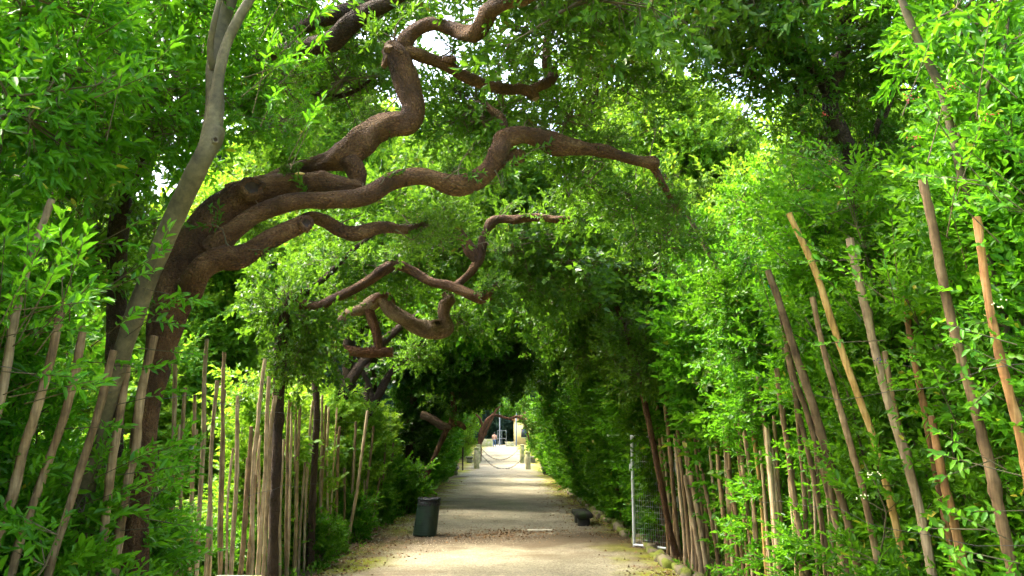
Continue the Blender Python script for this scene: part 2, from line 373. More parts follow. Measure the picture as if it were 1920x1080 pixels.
def make_gravel():
    m, nt, b = mat('tan_gravel')
    o = worldpos(nt)
    big = ramp(nt, noise(nt, 0.8, 6, o, 0.6), [(0.3, (0.190, 0.168, 0.104)), (0.5, (0.256, 0.232, 0.150)), (0.7, (0.324, 0.298, 0.200))])
    v = N(nt, 'ShaderNodeTexVoronoi', Scale=55.0); nt.links.new(o, v.inputs['Vector'])
    gray = nt.nodes.new('ShaderNodeSeparateColor'); nt.links.new(v.outputs['Color'], gray.inputs[0])
    gr = ramp(nt, gray.outputs[0], [(0.0, (0.45, 0.45, 0.45)), (1.0, (1.45, 1.42, 1.38))])
    col = mixc(nt, 0.75, big, mixc(nt, 1.0, big, gr, 'MULTIPLY'))
    # mossy tongues along both verges
    sx = nt.nodes.new('ShaderNodeSeparateXYZ'); nt.links.new(o, sx.inputs[0])
    ab = N(nt, 'ShaderNodeMath', operation='ABSOLUTE'); nt.links.new(sx.outputs[0], ab.inputs[0])
    nn = N(nt, 'ShaderNodeMath', operation='MULTIPLY_ADD'); nt.links.new(noise(nt, 0.75, 5, o), nn.inputs[0]); nn.inputs[1].default_value = 2.4; nn.inputs[2].default_value = -1.2
    ad = N(nt, 'ShaderNodeMath', operation='ADD'); nt.links.new(ab.outputs[0], ad.inputs[0]); nt.links.new(nn.outputs[0], ad.inputs[1])
    mk = N(nt, 'ShaderNodeMapRange'); mk.inputs['From Min'].default_value = 1.6; mk.inputs['From Max'].default_value = 2.2; nt.links.new(ad.outputs[0], mk.inputs[0])
    edge = mixc(nt, ramp(nt, noise(nt, 1.3, 5, o), [(0.38, (0, 0, 0)), (0.54, (1, 1, 1))]), (0.12, 0.085, 0.042), (0.19, 0.20, 0.018))
    col = mixc(nt, mk.outputs[0], col, edge)
    # brown litter band across the path by the bin, its shade painted in
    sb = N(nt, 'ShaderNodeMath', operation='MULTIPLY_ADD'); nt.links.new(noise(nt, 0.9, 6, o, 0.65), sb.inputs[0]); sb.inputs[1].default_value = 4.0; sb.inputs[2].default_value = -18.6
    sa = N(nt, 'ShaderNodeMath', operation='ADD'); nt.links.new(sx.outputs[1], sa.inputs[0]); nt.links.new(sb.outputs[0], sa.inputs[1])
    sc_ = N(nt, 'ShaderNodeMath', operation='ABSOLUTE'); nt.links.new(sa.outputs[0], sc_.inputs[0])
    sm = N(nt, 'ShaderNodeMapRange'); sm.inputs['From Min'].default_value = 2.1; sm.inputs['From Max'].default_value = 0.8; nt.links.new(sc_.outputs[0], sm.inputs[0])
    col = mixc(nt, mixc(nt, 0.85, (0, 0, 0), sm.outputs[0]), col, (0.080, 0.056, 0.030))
    # drifts of brown litter
    lk = ramp(nt, noise(nt, 0.55, 6, coords(nt, 'Object', (0.6, 1.0, 1)), 0.6), [(0.57, (0, 0, 0)), (0.68, (1, 1, 1))])
    col = mixc(nt, mixc(nt, 0.6, (0, 0, 0), lk), col, (0.13, 0.088, 0.046))
    nt.links.new(col, b.inputs['Base Color']); b.inputs['Roughness'].default_value = 0.95; b.inputs['Specular IOR Level'].default_value = 0.15
    n1 = bump(nt, b, v.outputs['Distance'], 0.8, 0.015)
    bump(nt, b, noise(nt, 5, 6, o), 0.5, 0.06, n1)
    return m
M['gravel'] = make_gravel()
M['pebble'] = plain('pebble', (0.34, 0.29, 0.20), 0.9, nscale=60, var=0.5, bs=0)
M['litter'] = plain('dry_leaf', (0.20, 0.115, 0.045), 0.85, nscale=25, var=0.6, bs=0)

# ------------------------------------------------------------------ the setting
rng = np.random.RandomState(7)
def sheet(name, xs, ys, zoff, material, bumpy=0.0, edge=0.0):
    X, Y = np.meshgrid(xs, ys)
    Z = ground_z(X, Y) + zoff
    if bumpy:
        for k in range(10):
            a, f = rng.rand() * 6.28, rng.uniform(0.5, 3.5)
            Z += bumpy / f * np.sin(f * (X * np.cos(a) + Y * np.sin(a)) + rng.rand() * 6.28)
    if edge:
        for i, s in ((0, -1), (-1, 1)):
            X[:, i] += edge * (np.sin(Y[:, i] * 1.3 + s) * .5 + np.sin(Y[:, i] * 3.1) * .3 + (rng.rand(len(ys)) - .5) * .5)
            Z[:, i] -= 0.02
    n, m_ = X.shape
    i = np.arange(n - 1)[:, None] * m_; j = np.arange(m_ - 1)[None]
    F = np.stack([i + j, i + j + 1, i + m_ + j + 1, i + m_ + j], -1).reshape(-1, 4)
    mb = MB(); mb.add(np.stack([X, Y, Z], -1).reshape(-1, 3), F)
    return tag(mb.build(name, material, smooth=True), kind='structure')
xs = np.r_[-800, -300, -100, -40, np.linspace(-14, 14, 29), 40, 100, 300, 800]
ys = np.r_[-200, -60, -20, np.linspace(-8, 124, 133), 150, 200, 300, 500, 900]
sheet('ground', xs, ys, 0.0, M['ground'])
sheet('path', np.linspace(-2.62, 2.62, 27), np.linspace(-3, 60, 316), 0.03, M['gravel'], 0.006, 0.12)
sheet('plaza', np.linspace(-9, 9, 19), np.linspace(60.3, 118, 60), 0.012, M['gravel'])

# kerb stones along the right verge
kerb = empty('kerb', (2.5, 9, 0)); tag(kerb, kind='structure')
def rough_stone(seed, sx, sy, sz):
    rs = np.random.RandomState(seed); mb = MB(); box(mb, (-sx, -sy, -0.05), (sx, sy, sz), 0.035)
    mb.v[0] = mb.v[0] + (rs.rand(*mb.v[0].shape) - .5) * 0.035
    return mb.mesh('kerb_stone', M['kerb'])
kmesh = [rough_stone(k, 0.085, 0.20 + 0.02 * k, 0.10 + 0.012 * k) for k in range(5)]
yy = 6.5; k = 0
while yy < 34:
    o = link('stone', kmesh[k % 5], kerb); s = 0.85 + 0.4 * rng.rand()
    o.location = (2.5 + 0.03 * math.sin(yy * 1.7) + 0.03 * rng.randn() - 2.5, yy - 9, 0.0); o.rotation_euler = (0.05 * rng.randn(), 0.08 * rng.randn(), 0.1 * rng.randn())
    o.scale = (1, s, 0.8 + 0.5 * rng.rand()); yy += 0.48 * s + 0.02; k += 1

# ------------------------------------------------------------------ foliage kits
def leaf_shape(w, fold=0.12, curl=0.08, simple=False):
    if simple:
        v = np.array([(0, 0, 0), (-w * .70, .45, fold), (0, 1, -curl), (w * .70, .45, fold)])
        return v, [np.array([(0, 2, 1), (0, 3, 2)])]
    v = np.array([(0, 0, 0), (-w * .42, .28, fold), (-w * .40, .66, fold * .7 - curl * .4), (0, 1, -curl), (w * .40, .66, fold * .7 - curl * .4), (w * .42, .28, fold)])
    return v, [np.array([(0, 3, 2, 1), (0, 5, 4, 3)])]

def frame(y, z):
    y = y / (np.linalg.norm(y) + 1e-9); x = np.cross(y, z); x /= np.linalg.norm(x) + 1e-9
    return np.stack([x, y, np.cross(x, y)], -1)          # columns

def sprig(kind, seed):
    """list of (frame * length, origin) of the leaves on one shoot that grows along +Y"""
    rs = np.random.RandomState(seed); out = []
    if kind == 'laurel':
        n, L, ll, tilt = 11, 0.24, 0.085, 52
    elif kind == 'viburnum':
        n, L, ll, tilt = 12, 0.26, 0.062, 66
    elif kind == 'hedge':
        n, L, ll, tilt = 12, 0.22, 0.070, 55
    elif kind == 'cedar':
        n, L, ll, tilt = 14, 0.30, 0.12, 40
    elif kind == 'ivy':
        n, L, ll, tilt = 9, 0.20, 0.075, 75
    else:
        n, L, ll, tilt = 13, 0.18, 0.056, 58
    for i in range(n):
        t = (i + 0.6) / n
        if kind == 'viburnum': az = (i // 2) * math.pi / 2 * 0.6 + (i % 2) * math.pi + rs.randn() * .2; t = (i // 2 + 1) / (n // 2)
        else: az = i * 2.4 + rs.randn() * 0.35
        el = R(tilt * (1 - 0.55 * t) + rs.randn() * 11)
        if i == n - 1: el = R(10)
        y = np.array((math.sin(el) * math.cos(az), math.cos(el), math.sin(el) * math.sin(az)))
        up = np.array((0, 0.9, 0.6)) - 0.0 * y + rs.randn(3) * .25
        s = ll * (0.72 + 0.5 * rs.rand()) * (0.75 if t > .9 else 1)
        out.append((frame(y, up) * s, np.array((0, L * t, 0)) + rs.randn(3) * 0.006))
    return out
WIDTH = dict(laurel=0.36, viburnum=0.50, oak=0.44, hedge=0.42, cedar=0.10, ivy=0.80, bright=0.42)
SPR = {k: [sprig(k, 10 * i + len(k)) for i in range(4)] for k in WIDTH}

def emit(mb, kind, pos, fr, sc, rs, simple=False, wscale=1.0, lscale=1.0):
    """put one shoot at each of the N positions, frames (N,3,3) and scales"""
    lv, lf = leaf_shape(WIDTH[kind] * wscale, simple=simple)
    which = rs.randint(0, 4, len(pos))
    for q in range(4):
        sel = np.where(which == q)[0]
        if len(sel) == 0: continue
        tv = np.concatenate([(lv * lscale) @ A.T + b for A, b in SPR[kind][q]])
        nl = len(SPR[kind][q]); nv = len(lv)
        V = np.einsum('nij,vj->nvi', fr[sel], tv) * sc[sel][:, None, None] + pos[sel][:, None]
        a = np.repeat(np.clip(0.46 + 0.26 * rs.randn(len(sel))[:, None] + 0.22 * rs.randn(len(sel), nl), 0, 0.985), nv, axis=1)
        old = np.repeat(rs.rand(len(sel), nl) < 0.007, nv, axis=1); a[old] = 1.0
        f = lf[0]
        off = (np.arange(nl) * nv)[:, None, None] + f[None]; off = off.reshape(-1, f.shape[1])
        F = (np.arange(len(sel)) * nl * nv)[:, None, None] + off[None]
        mb.add(V.reshape(-1, 3), F.reshape(-1, f.shape[1]), a.ravel(), 0)

def frames_from(dirs, rs, up=(0, 0, 1)):
    y = dirs / (np.linalg.norm(dirs, axis=1)[:, None] + 1e-9)
    z = np.array(up)[None] + 0.45 * rs.randn(*y.shape)
    x = np.cross(y, z); x /= np.linalg.norm(x, axis=1)[:, None] + 1e-9
    return np.stack([x, y, np.cross(x, y)], -1)

def twigs(mb, a, b, r0=0.006, r1=0.002, m=1):
    """thin three-sided twigs from points a to b"""
    d = b - a; d /= np.linalg.norm(d, axis=1)[:, None] + 1e-9
    u = np.cross(d, (0.3, 0.2, 1.0)); u /= np.linalg.norm(u, axis=1)[:, None] + 1e-9; w = np.cross(d, u)
    V = []
    for p, r in ((a, r0), (b, r1)):
        for k in range(3):
            c, s = math.cos(k * 2.094), math.sin(k * 2.094); V.append(p + r * (c * u + s * w))
    V = np.stack(V, 1); n = len(a)
    f = np.array([(0, 1, 4, 3), (1, 2, 5, 4), (2, 0, 3, 5)])
    mb.add(V.reshape(-1, 3), ((np.arange(n) * 6)[:, None, None] + f[None]).reshape(-1, 4), 0.5, m)

def clump_mesh(kind, matkey, seed, nclus, nspr, crad, simple=False, ssc=1.0, squash=0.8, wscale=1.0, rad=1.0):
    """a ragged clump of branchlets about rad metres in radius"""
    rs = np.random.RandomState(seed); mb = MB()
    th = rs.randn(nclus, 3); th /= np.linalg.norm(th, axis=1)[:, None]
    lob = 1 + 0.32 * np.sin(th @ rs.randn(3) * 3 + rs.rand() * 6) + 0.22 * np.sin(th @ rs.randn(3) * 5 + rs.rand() * 6)
    C = th * (rs.rand(nclus) ** 0.45 * lob)[:, None] * np.array((1, 1, squash)) * rad
    twigs(mb, C * 0.12 + rs.randn(nclus, 3) * .05, C, 0.011, 0.004)
    d0 = C[:, None] / rad + 0.55 * rs.randn(nclus, nspr, 3) + np.array((0, 0, 0.15)); d0 = d0.reshape(-1, 3)
    dn = d0 / (np.linalg.norm(d0, axis=1)[:, None] + 1e-9)
    pos = np.repeat(C, nspr, axis=0) + dn * (rs.rand(len(dn)) * crad)[:, None] + rs.randn(len(dn), 3) * crad * 0.45
    twigs(mb, np.repeat(C, nspr, axis=0), pos, 0.004, 0.002)
    emit(mb, kind, pos, frames_from(dn + 0.35 * rs.randn(*dn.shape), rs), ssc * (0.8 + 0.5 * rs.rand(len(pos))), rs, simple, wscale)
    return mb.mesh(kind + '_clump', [M[matkey], M['twig']])

CL = {
    'oak': [clump_mesh('oak', 'oak', 100 + i, 30, 7, 0.16, True, 1.45, rad=.6) for i in range(6)],
    'oakfine': [clump_mesh('oak', 'oak', 140 + i, 24, 7, 0.13, False, 1.1, rad=.45) for i in range(6)],
    'hedge': [clump_mesh('hedge', 'hedge', 200 + i, 34, 7, 0.17, True, 1.3, rad=.7) for i in range(5)],
    'laurel': [clump_mesh('laurel', 'laurel', 240 + i, 20, 6, 0.15, False, 1.0, rad=.5) for i in range(5)],
    'bright': [clump_mesh('hedge', 'bright', 300 + i, 44, 8, 0.17, True, 1.05, rad=.85) for i in range(5)],
    'oakfar': [clump_mesh('oak', 'oak', 160 + i, 40, 7, 0.17, True, 1.75, rad=.85) for i in range(4)],
    'hedgefar': [clump_mesh('hedge', 'hedge', 260 + i, 38, 7, 0.18, True, 1.5, rad=.85) for i in range(4)],
    'brightfar': [clump_mesh('hedge', 'bright', 360 + i, 44, 8, 0.18, True, 1.45) for i in range(4)],
    'cedar': [clump_mesh('cedar', 'cedar', 400 + i, 50, 8, 0.2, True, 1.4, 0.45, 2.0) for i in range(3)],
    'ivy': [clump_mesh('ivy', 'ivy', 500 + i, 36, 8, 0.16, True, 1.6, 1.0, rad=.7) for i in range(3)],
}
CLR = dict(oak=.6, oakfine=.45, hedge=.7, laurel=.5, bright=.85, oakfar=.85, hedgefar=.85, brightfar=1.0, cedar=1.0, ivy=.7)
crng = random.Random(11)
def clump(parent, kind, p, s, name='foliage', squash=1.0):
    o = link(name, crng.choice(CL[kind]), parent); s = s / CLR[kind]
    o.location = Vector(p) - parent.location
    o.rotation_euler = (crng.uniform(-.4, .4), crng.uniform(-.4, .4), crng.uniform(0, 6.28))
    o.scale = (s * crng.uniform(.85, 1.15), s * crng.uniform(.85, 1.15), s * squash * crng.uniform(.85, 1.15))
    return o

def shrub_mesh(kind, matkey, seed, h, nst, lean, spread, per_m, simple=False, tw=(0.25, 0.55), low=0.12, ssc=1.0):
    """returns (stem mesh, foliage mesh) of a many-stemmed shrub leaning to local +X at the top"""
    rs = np.random.RandomState(seed); ms = MB(); mf = MB()
    A, B, pos, dr = [], [], [], []
    for s in range(nst):
        hh = h * rs.uniform(0.55, 1.0); b0 = np.array((rs.uniform(-.25, .25), rs.uniform(-spread, spread) * .6, -0.05))
        pts = [b0]; out = np.array((rs.uniform(-.25, .3), rs.uniform(-spread, spread) * .35, 0))
        for k in range(1, 6):
            t = k / 5
            pts.append(b0 + np.array((lean * t * t, 0, hh * t)) + out * t + rs.randn(3) * np.array((.06, .06, .02)))
        r0 = rs.uniform(0.010, 0.019)
        p, r = tube(ms, pts, list(np.linspace(r0, 0.004, 6)), 0.18, 5, 0, seed + s, cap=False)
        L = hh * 1.05; n = int(L * per_m)
        ti = low + (1 - low) * rs.rand(n) ** 0.85
        idx = np.clip((ti * (len(p) - 1)).astype(int), 0, len(p) - 1); a = p[idx]
        az = rs.rand(n) * 6.28; el = rs.uniform(0.1, 1.0, n)
        d = np.stack([np.cos(az) * np.cos(el), np.sin(az) * np.cos(el), np.sin(el)], -1)
        ln = rs.uniform(*tw, n) * (1.15 - 0.5 * ti)
        b = a + d * ln[:, None] - np.array((0, 0, 1)) * (ln ** 2 * 0.25)[:, None]
        A.append(a); B.append(b)
        for q, cnt in ((0.45, 1), (0.75, 2), (1.0, 1)):
            for c in range(cnt):
                pos.append(a + (b - a) * q); dr.append(d + 0.55 * rs.randn(n, 3) * (1 if q < 1 else .35))
    A = np.concatenate(A); B = np.concatenate(B); pos = np.concatenate(pos); dr = np.concatenate(dr)
    twigs(ms, A, B, 0.0045, 0.002, 0)
    emit(mf, kind, pos, frames_from(dr, rs), ssc * (0.75 + 0.5 * rs.rand(len(pos))), rs, simple)
    return ms.mesh(kind + '_stems', M['twig'], True), mf.mesh(kind + '_foliage', M[matkey])

SH = {
    'laurel': [shrub_mesh('laurel', 'laurel', 20 + i, 4.6, 7, 0.35, 0.75, 15) for i in range(4)],
    'viburnum': [shrub_mesh('viburnum', 'viburnum', 50 + i, 4.4, 7, 0.45, 0.75, 17) for i in range(4)],
    'hedge': [shrub_mesh('hedge', 'hedge', 80 + i, 4.2, 9, 0.75, 0.8, 11, True, ssc=1.4) for i in range(5)],
    'hedgefar': [shrub_mesh('hedge', 'hedge', 95 + i, 4.2, 8, 0.75, 0.8, 9, True, ssc=1.6) for i in range(4)],
    'low': [shrub_mesh('hedge', 'hedge', 120 + i, 1.3, 8, 0.05, 0.7, 20, True, (0.15, 0.4), 0.05) for i in range(3)],
    'lowlaurel': [shrub_mesh('laurel', 'laurel', 170 + i, 2.0, 6, 0.05, 0.45, 9, False, (0.2, 0.45), 0.2) for i in range(3)],
    'brightshrub': [shrub_mesh('hedge', 'bright', 150 + i, 3.2, 9, 0.0, 0.9, 13, True, ssc=1.15) for i in range(3)],
}
def shrub(name, kind, loc, rz, s, label, group=None, cat='shrub', k=None, sz=1.0):
    st, fo = SH[kind][crng.randrange(len(SH[kind])) if k is None else k]
    t = empty(name, loc, rz); t.scale = (s, s, s * sz)
    link('stem', st, t); link('foliage', fo, t)
    return tag(t, label, cat, group)

ORD = ['first', 'second', 'third', 'fourth', 'fifth', 'sixth', 'seventh', 'eighth', 'ninth', 'tenth', 'eleventh', 'twelfth', 'thirteenth', 'fourteenth', 'fifteenth', 'sixteenth', 'seventeenth', 'eighteenth', 'nineteenth', 'twentieth']
def ordinal(i):
    if i < 20: return ORD[i]
    t = ['twenty', 'thirty', 'forty', 'fifty', 'sixty'][(i + 1) // 10 - 2]; u = (i + 1) % 10
    return (t[:-1] + 'ieth') if u == 0 else t + '-' + ORD[u - 1]

# ------------------------------------------------------------------ trees with traced limbs
def limb(tree, name, pts, d, mk='bark', lump=0.10, seed=1, sides=16, step=None, capm=True, wob=0.0, label=None, tw=0):
    """pts: (px, py, half width px[, depth]); one limb mesh under its tree"""
    W = []; Rr = []
    for q in pts:
        dd = q[3] if len(q) > 3 else d
        W.append(P(q[0], q[1], dd) - tree.location); Rr.append(q[2] * dd / FPX)
    mb = MB(); st = step or max(0.03, min(Rr) * 0.6)
    p, r = tube(mb, W, Rr, st, sides, lump, seed, capm=1 if capm else None, wob=wob)
    o = mb.build(name, [M[mk], M['cutwood']], tree, True)
    rs = np.random.RandomState(seed + 900)
    for k in range(tw):
        i = rs.randint(len(p) // 5, len(p)); dv = rs.randn(3) * np.array((1, .6, .8)) + np.array((.3, 0, .35)); dv /= np.linalg.norm(dv)
        ln = rs.uniform(.12, .42); mt = MB(); q0 = p[i] + dv * r[i] * .6
        tube(mt, [q0, q0 + dv * ln * .4 + rs.randn(3) * .03, q0 + dv * ln * .75 + rs.randn(3) * .05, q0 + dv * ln + rs.randn(3) * .05], [.009, .006, .004, .002], .06, 5, 0, k, cap=False)
        tl = MB(); nn = rs.randint(2, 5); d0 = dv[None] + .6 * rs.randn(nn, 3)
        emit(tl, 'oak', np.repeat((q0 + dv * ln * .85)[None], nn, 0), frames_from(d0, rs), rs.uniform(.8, 1.2, nn), rs)
        t_ = mt.build('twig', M['twig'], tree, True); tl.build('leaf_tuft', M['oak'], t_)
    if label: o['label'] = label
    return o

def knot(tree, p, n, r, mk='bark', hole=True):
    """a healed-over branch scar: a swollen ring round a hollow"""
    n = Vector(n).normalized(); q = n.to_track_quat('Z', 'Y').to_matrix(); mb = MB()
    prof = [(1.25, -.5), (1.2, -.1), (1.02, .18), (.78, .22), (.6, .08), (.45, -.18), (.02, -.3)] if hole else [(1.2, -.5), (1.1, .05), (.85, .25), (.7, .2), (.02, .22)]
    rs = np.random.RandomState(int(r * 1e4)); th = np.arange(14) * 2 * np.pi / 14; jit = 1 + .12 * rs.randn(14)
    v = np.array([(a * r * j * math.cos(t), a * r * j * math.sin(t), b * r) for a, b in prof for t, j in zip(th, jit)]) @ np.array(q).T
    f = np.array([(k * 14 + i, k * 14 + (i + 1) % 14, k * 14 + 14 + (i + 1) % 14, k * 14 + 14 + i) for k in range(len(prof) - 1) for i in range(14)])
    cut = 14 * (len(prof) - 3)
    mb.add(v, f[:cut], .5, 0); mb.add(v, f[cut:], .5, 1)
    o = mb.build('knot', [M[mk], M['hollow' if hole else 'cutwood']], tree, True); o.location = Vector(p) - tree.location
    return o

def base_of(px, d):     # ground point under a pixel column at depth d
    x = (P(px, 832, d)).x
    return Vector((x, d, gz(x, d)))

# --- the great leaning oak on the left
oak = empty('oak_tree', base_of(240, 6.3)); tag(oak, 'old leaning oak whose twisted brown limbs arch over the path', 'tree')
D = 6.3
limb(oak, 'trunk', [(236, 1310, 44), (244, 1180, 30), (250, 1080, 24), (258, 960, 21), (272, 800, 22), (294, 680, 25), (314, 600, 31), (337, 530, 38), (366, 465, 40), (400, 415, 39), (440, 380, 35), (475, 362, 30)], D, lump=0.10, seed=3, sides=28, step=0.035)
limb(oak, 'limb', [(440, 378, 34), (480, 358, 27), (530, 343, 24), (580, 340, 23), (625, 345, 20), (660, 350, 15), (676, 352, 9)], D, lump=0.15, seed=4, wob=0.03, sides=24, step=0.03)
limb(oak, 'limb', [(440, 385, 18, 6.5), (480, 350, 16, 6.5), (512, 328, 13, 6.5), (555, 312, 14, 6.5), (610, 303, 18, 6.45), (650, 290, 27, 6.4), (680, 268, 30, 6.4), (705, 246, 24, 6.4), (735, 234, 24, 6.4), (765, 230, 26, 6.4), (778, 205, 24, 6.4), (772, 178, 24, 6.4), (762, 145, 27, 6.4), (750, 115, 28, 6.4), (738, 92, 22, 6.4)], D, lump=0.15, seed=5, wob=0.03, sides=24, step=0.03, tw=5)
limb(oak, 'limb', [(655, 300, 22, 6.35), (668, 325, 20, 6.35), (672, 345, 14, 6.35), (670, 360, 6, 6.35)], D, lump=0.14, seed=6, sides=20, step=0.02)
limb(oak, 'limb', [(748, 112, 20, 6.4), (756, 84, 17, 6.4), (774, 60, 15, 6.4), (806, 46, 14, 6.35), (836, 54, 14, 6.3), (866, 66, 15, 6.2), (890, 68, 17, 6.1), (906, 48, 17, 6.0), (921, 24, 17, 5.9), (947, 8, 17, 5.8), (980, -6, 15, 5.7), (1040, -30, 13, 5.6), (1120, -40, 10, 5.5)], D, lump=0.15, seed=7, wob=0.03, sides=20, step=0.03, tw=6)
limb(oak, 'limb', [(756, 96, 16, 6.4), (780, 101, 13, 6.4), (806, 111, 12, 6.5), (836, 122, 11.5, 6.55), (872, 143, 12, 6.6), (910, 159, 11.5, 6.7), (948, 167, 11, 6.75), (978, 167, 11, 6.8), (998, 176, 12, 6.8), (1004, 186, 9, 6.8)], D, lump=0.08, seed=8, sides=18, step=0.025, tw=6)
limb(oak, 'limb', [(990, 172, 10, 6.8), (1012, 162, 10, 6.8), (1030, 150, 12, 6.85), (1036, 138, 12, 6.9), (1026, 120, 9, 6.9), (1024, 92, 8, 7), (1028, 55, 7, 7.1), (1040, 10, 6, 7.2), (1045, -30, 5, 7.3)], D, lump=0.10, seed=9, sides=16, step=0.025, tw=5)
limb(oak, 'limb', [(400, 470, 24, 6.15), (445, 428, 19, 6.1), (482, 400, 18, 6.1), (525, 381, 18, 6.1), (575, 373, 17, 6.1), (620, 373, 16.5, 6.1), (662, 372, 17, 6.15), (695, 360, 19, 6.15), (732, 337, 18, 6.2), (770, 330, 17, 6.2), (806, 333, 17, 6.25), (835, 343, 20, 6.3), (860, 350, 21, 6.3), (887, 343, 20, 6.35), (914, 325, 19, 6.4), (932, 297, 18, 6.4), (944, 272, 18, 6.5), (962, 257, 17, 6.5), (988, 253, 17, 6.55), (1014, 260, 18, 6.6), (1045, 270, 22, 6.65), (1080, 275, 17, 6.7), (1115, 281, 12, 6.75), (1155, 290, 10.5, 6.8), (1198, 300, 11, 6.9), (1222, 303, 14, 6.9), (1232, 302, 9, 6.9)], D, lump=0.15, seed=10, wob=0.03, sides=24, step=0.03, tw=11)
limb(oak, 'limb', [(1218, 304, 9, 6.9), (1232, 325, 7, 6.95), (1246, 352, 6.5, 7), (1258, 372, 5, 7.05)], D, lump=0.12, seed=11, sides=12)
limb(oak, 'limb', [(930, 310, 12, 6.5), (952, 300, 15, 6.6), (970, 294, 16, 6.65), (980, 290, 9, 6.7)], D, lump=0.12, seed=12, sides=16, step=0.025)
limb(oak, 'limb', [(935, 262, 9, 6.6), (945, 240, 9, 6.7), (938, 218, 9, 6.8), (920, 205, 7, 6.9), (905, 190, 5, 7)], D, lump=0.12, seed=13, sides=12)
limb(oak, 'limb', [(352, 545, 26, 6.2), (378, 510, 24, 6.05), (412, 488, 23, 6.0), (450, 482, 22, 6.0), (492, 456, 20, 6.0), (530, 434, 18, 6.0), (562, 420, 17, 6.0), (584, 412, 14, 6.0)], D, lump=0.15, seed=14, wob=0.03, sides=22, step=0.03, tw=2)
limb(oak, 'limb', [(385, 505, 13, 6.05), (408, 472, 12, 6.1), (424, 445, 11, 6.15), (440, 428, 9, 6.15)], D, lump=0.1, seed=15, sides=16, step=0.03)
limb(oak, 'limb', [(560, 416, 10, 6.25), (585, 408, 12, 6.3), (612, 416, 13, 6.3), (640, 432, 14, 6.3), (668, 437, 14, 6.3), (700, 430, 13, 6.4), (726, 426, 11, 6.5), (760, 430, 9, 6.7), (800, 420, 6, 7.0)], D, lump=0.09, seed=16, sides=18, step=0.03, tw=4)
knot(oak, P(472, 352, 6.11), (0.45, -1, 0.15), 0.085)
knot(oak, P(843, 108, 6.48), (0.1, -.8, 1), 0.05)
mb = MB(); lathe(mb, [(.002, -.006), (.035, -.004), (.04, .004), (.02, .012), (.002, .013)], 12)
o = mb.build('bracket_fungus', plain('yellow_fungus', (0.55, 0.38, 0.12), .6), oak, True); o.location = P(562, 326, 6.17) - oak.location; o.rotation_euler = (.25, 0, 0)
knot(oak, P(574, 418, 5.93), (0.5, -1, 0.2), 0.05)
knot(oak, P(733, 84, 6.31), (-0.1, -1, 0.5), 0.055, hole=False)
knot(oak, P(702, 241, 6.31), (0.1, -1, 0.3), 0.024)
knot(oak, P(722, 110, 6.38), (-1, -.5, 0.2), 0.055)
for px, py, d, s in [(1040, 60, 6.6, .42), (1010, -20, 6.0, .5), (1110, -30, 6.0, .6), (1120, 140, 7.4, .45), (1060, 225, 7.2, .36), (900, 215, 7.3, .42), (960, 120, 7.4, .35), (1190, -40, 6.4, .6), (940, 235, 7.6, .32), (1030, 190, 7.6, .3), (1180, 150, 7.6, .40), (860, 175, 7.6, .35), (880, -50, 6.6, .5), (1080, 330, 7.8, .4), (1180, 370, 8, .45), (1240, 420, 8.2, .45), (820, 445, 7.6, .3), (790, 424, 6.9, .2), (1262, 385, 7.1, .2), (600, 300, 6.8, .13), (850, 320, 6.6, .12), (1000, 232, 6.8, .14), (1140, 268, 6.9, .16), (690, 215, 6.7, .13), (545, 322, 6.3, .08), (480, 425, 6.4, .10), (650, 160, 7.4, .45), (640, 90, 7.6, .42), (700, 60, 8, .45)]:
    clump(oak, 'oakfine', P(px, py, d), s)

# --- the smooth grey-barked laurel standing before it
lt = empty('laurel_tree', base_of(96, 6.1)); tag(lt, 'smooth grey-barked laurel trunk leaning right in front of the old oak', 'tree')
limb(lt, 'trunk', [(96, 1300, 21.1, 6.1), (112, 1180, 18.5, 6.05), (132, 1070, 16.7, 6.0), (168, 890, 15.8, 5.9), (196, 775, 15.8, 5.8), (228, 665, 16.7, 5.7), (264, 560, 17.6, 5.6), (300, 470, 18.5, 5.5), (336, 388, 19.4, 5.4), (372, 312, 19.4, 5.3), (398, 262, 21.1, 5.3), (406, 238, 16.7, 5.3)], 5.3, 'greybark', 0.06, 21, 20, 0.05)
limb(lt, 'limb', [(394, 268, 20), (402, 215, 15), (410, 145, 11), (425, 82, 10), (450, 30, 10), (478, -18, 9), (500, -70, 8)], 5.3, 'greybark', 0.03, 22, 14, 0.04)
limb(lt, 'limb', [(396, 262, 20, 5.35), (403, 195, 18, 5.4), (402, 125, 16, 5.45), (414, 50, 16, 5.5), (430, 0, 15, 5.5), (448, -70, 13, 5.5)], 5.3, 'greybark', 0.03, 23, 14, 0.04)
limb(lt, 'limb', [(400, 130, 8, 5.4), (394, 90, 7, 5.35), (402, 40, 6, 5.3), (414, -10, 5, 5.3)], 5.3, 'greybark', 0.03, 24, 10, 0.04)
knot(lt, P(404, 262, 5.24), (0.3, -1, 0.1), 0.022, 'greybark', True)
for px, py, d, s in [(60, -20, 4.8, .5), (200, 10, 5.2, .5), (330, 60, 6.2, .45), (520, -20, 6.2, .4), (260, 150, 5.8, .5), (120, 120, 5.2, .5), (530, 150, 6.2, .26), (470, 180, 6.2, .24), (340, 200, 6.2, .4), (20, 200, 4.8, .45), (80, 30, 6.6, .6), (220, 90, 6.8, .6), (140, 210, 6.8, .55), (300, 250, 6.8, .45), (380, 110, 7.0, .45), (20, 110, 6.4, .6), (300, -60, 5.6, .6), (450, -90, 6.0, .5), (520, 225, 6, .2), (180, 260, 5.8, .45)]:
    clump(lt, 'laurel', P(px, py, d), s)

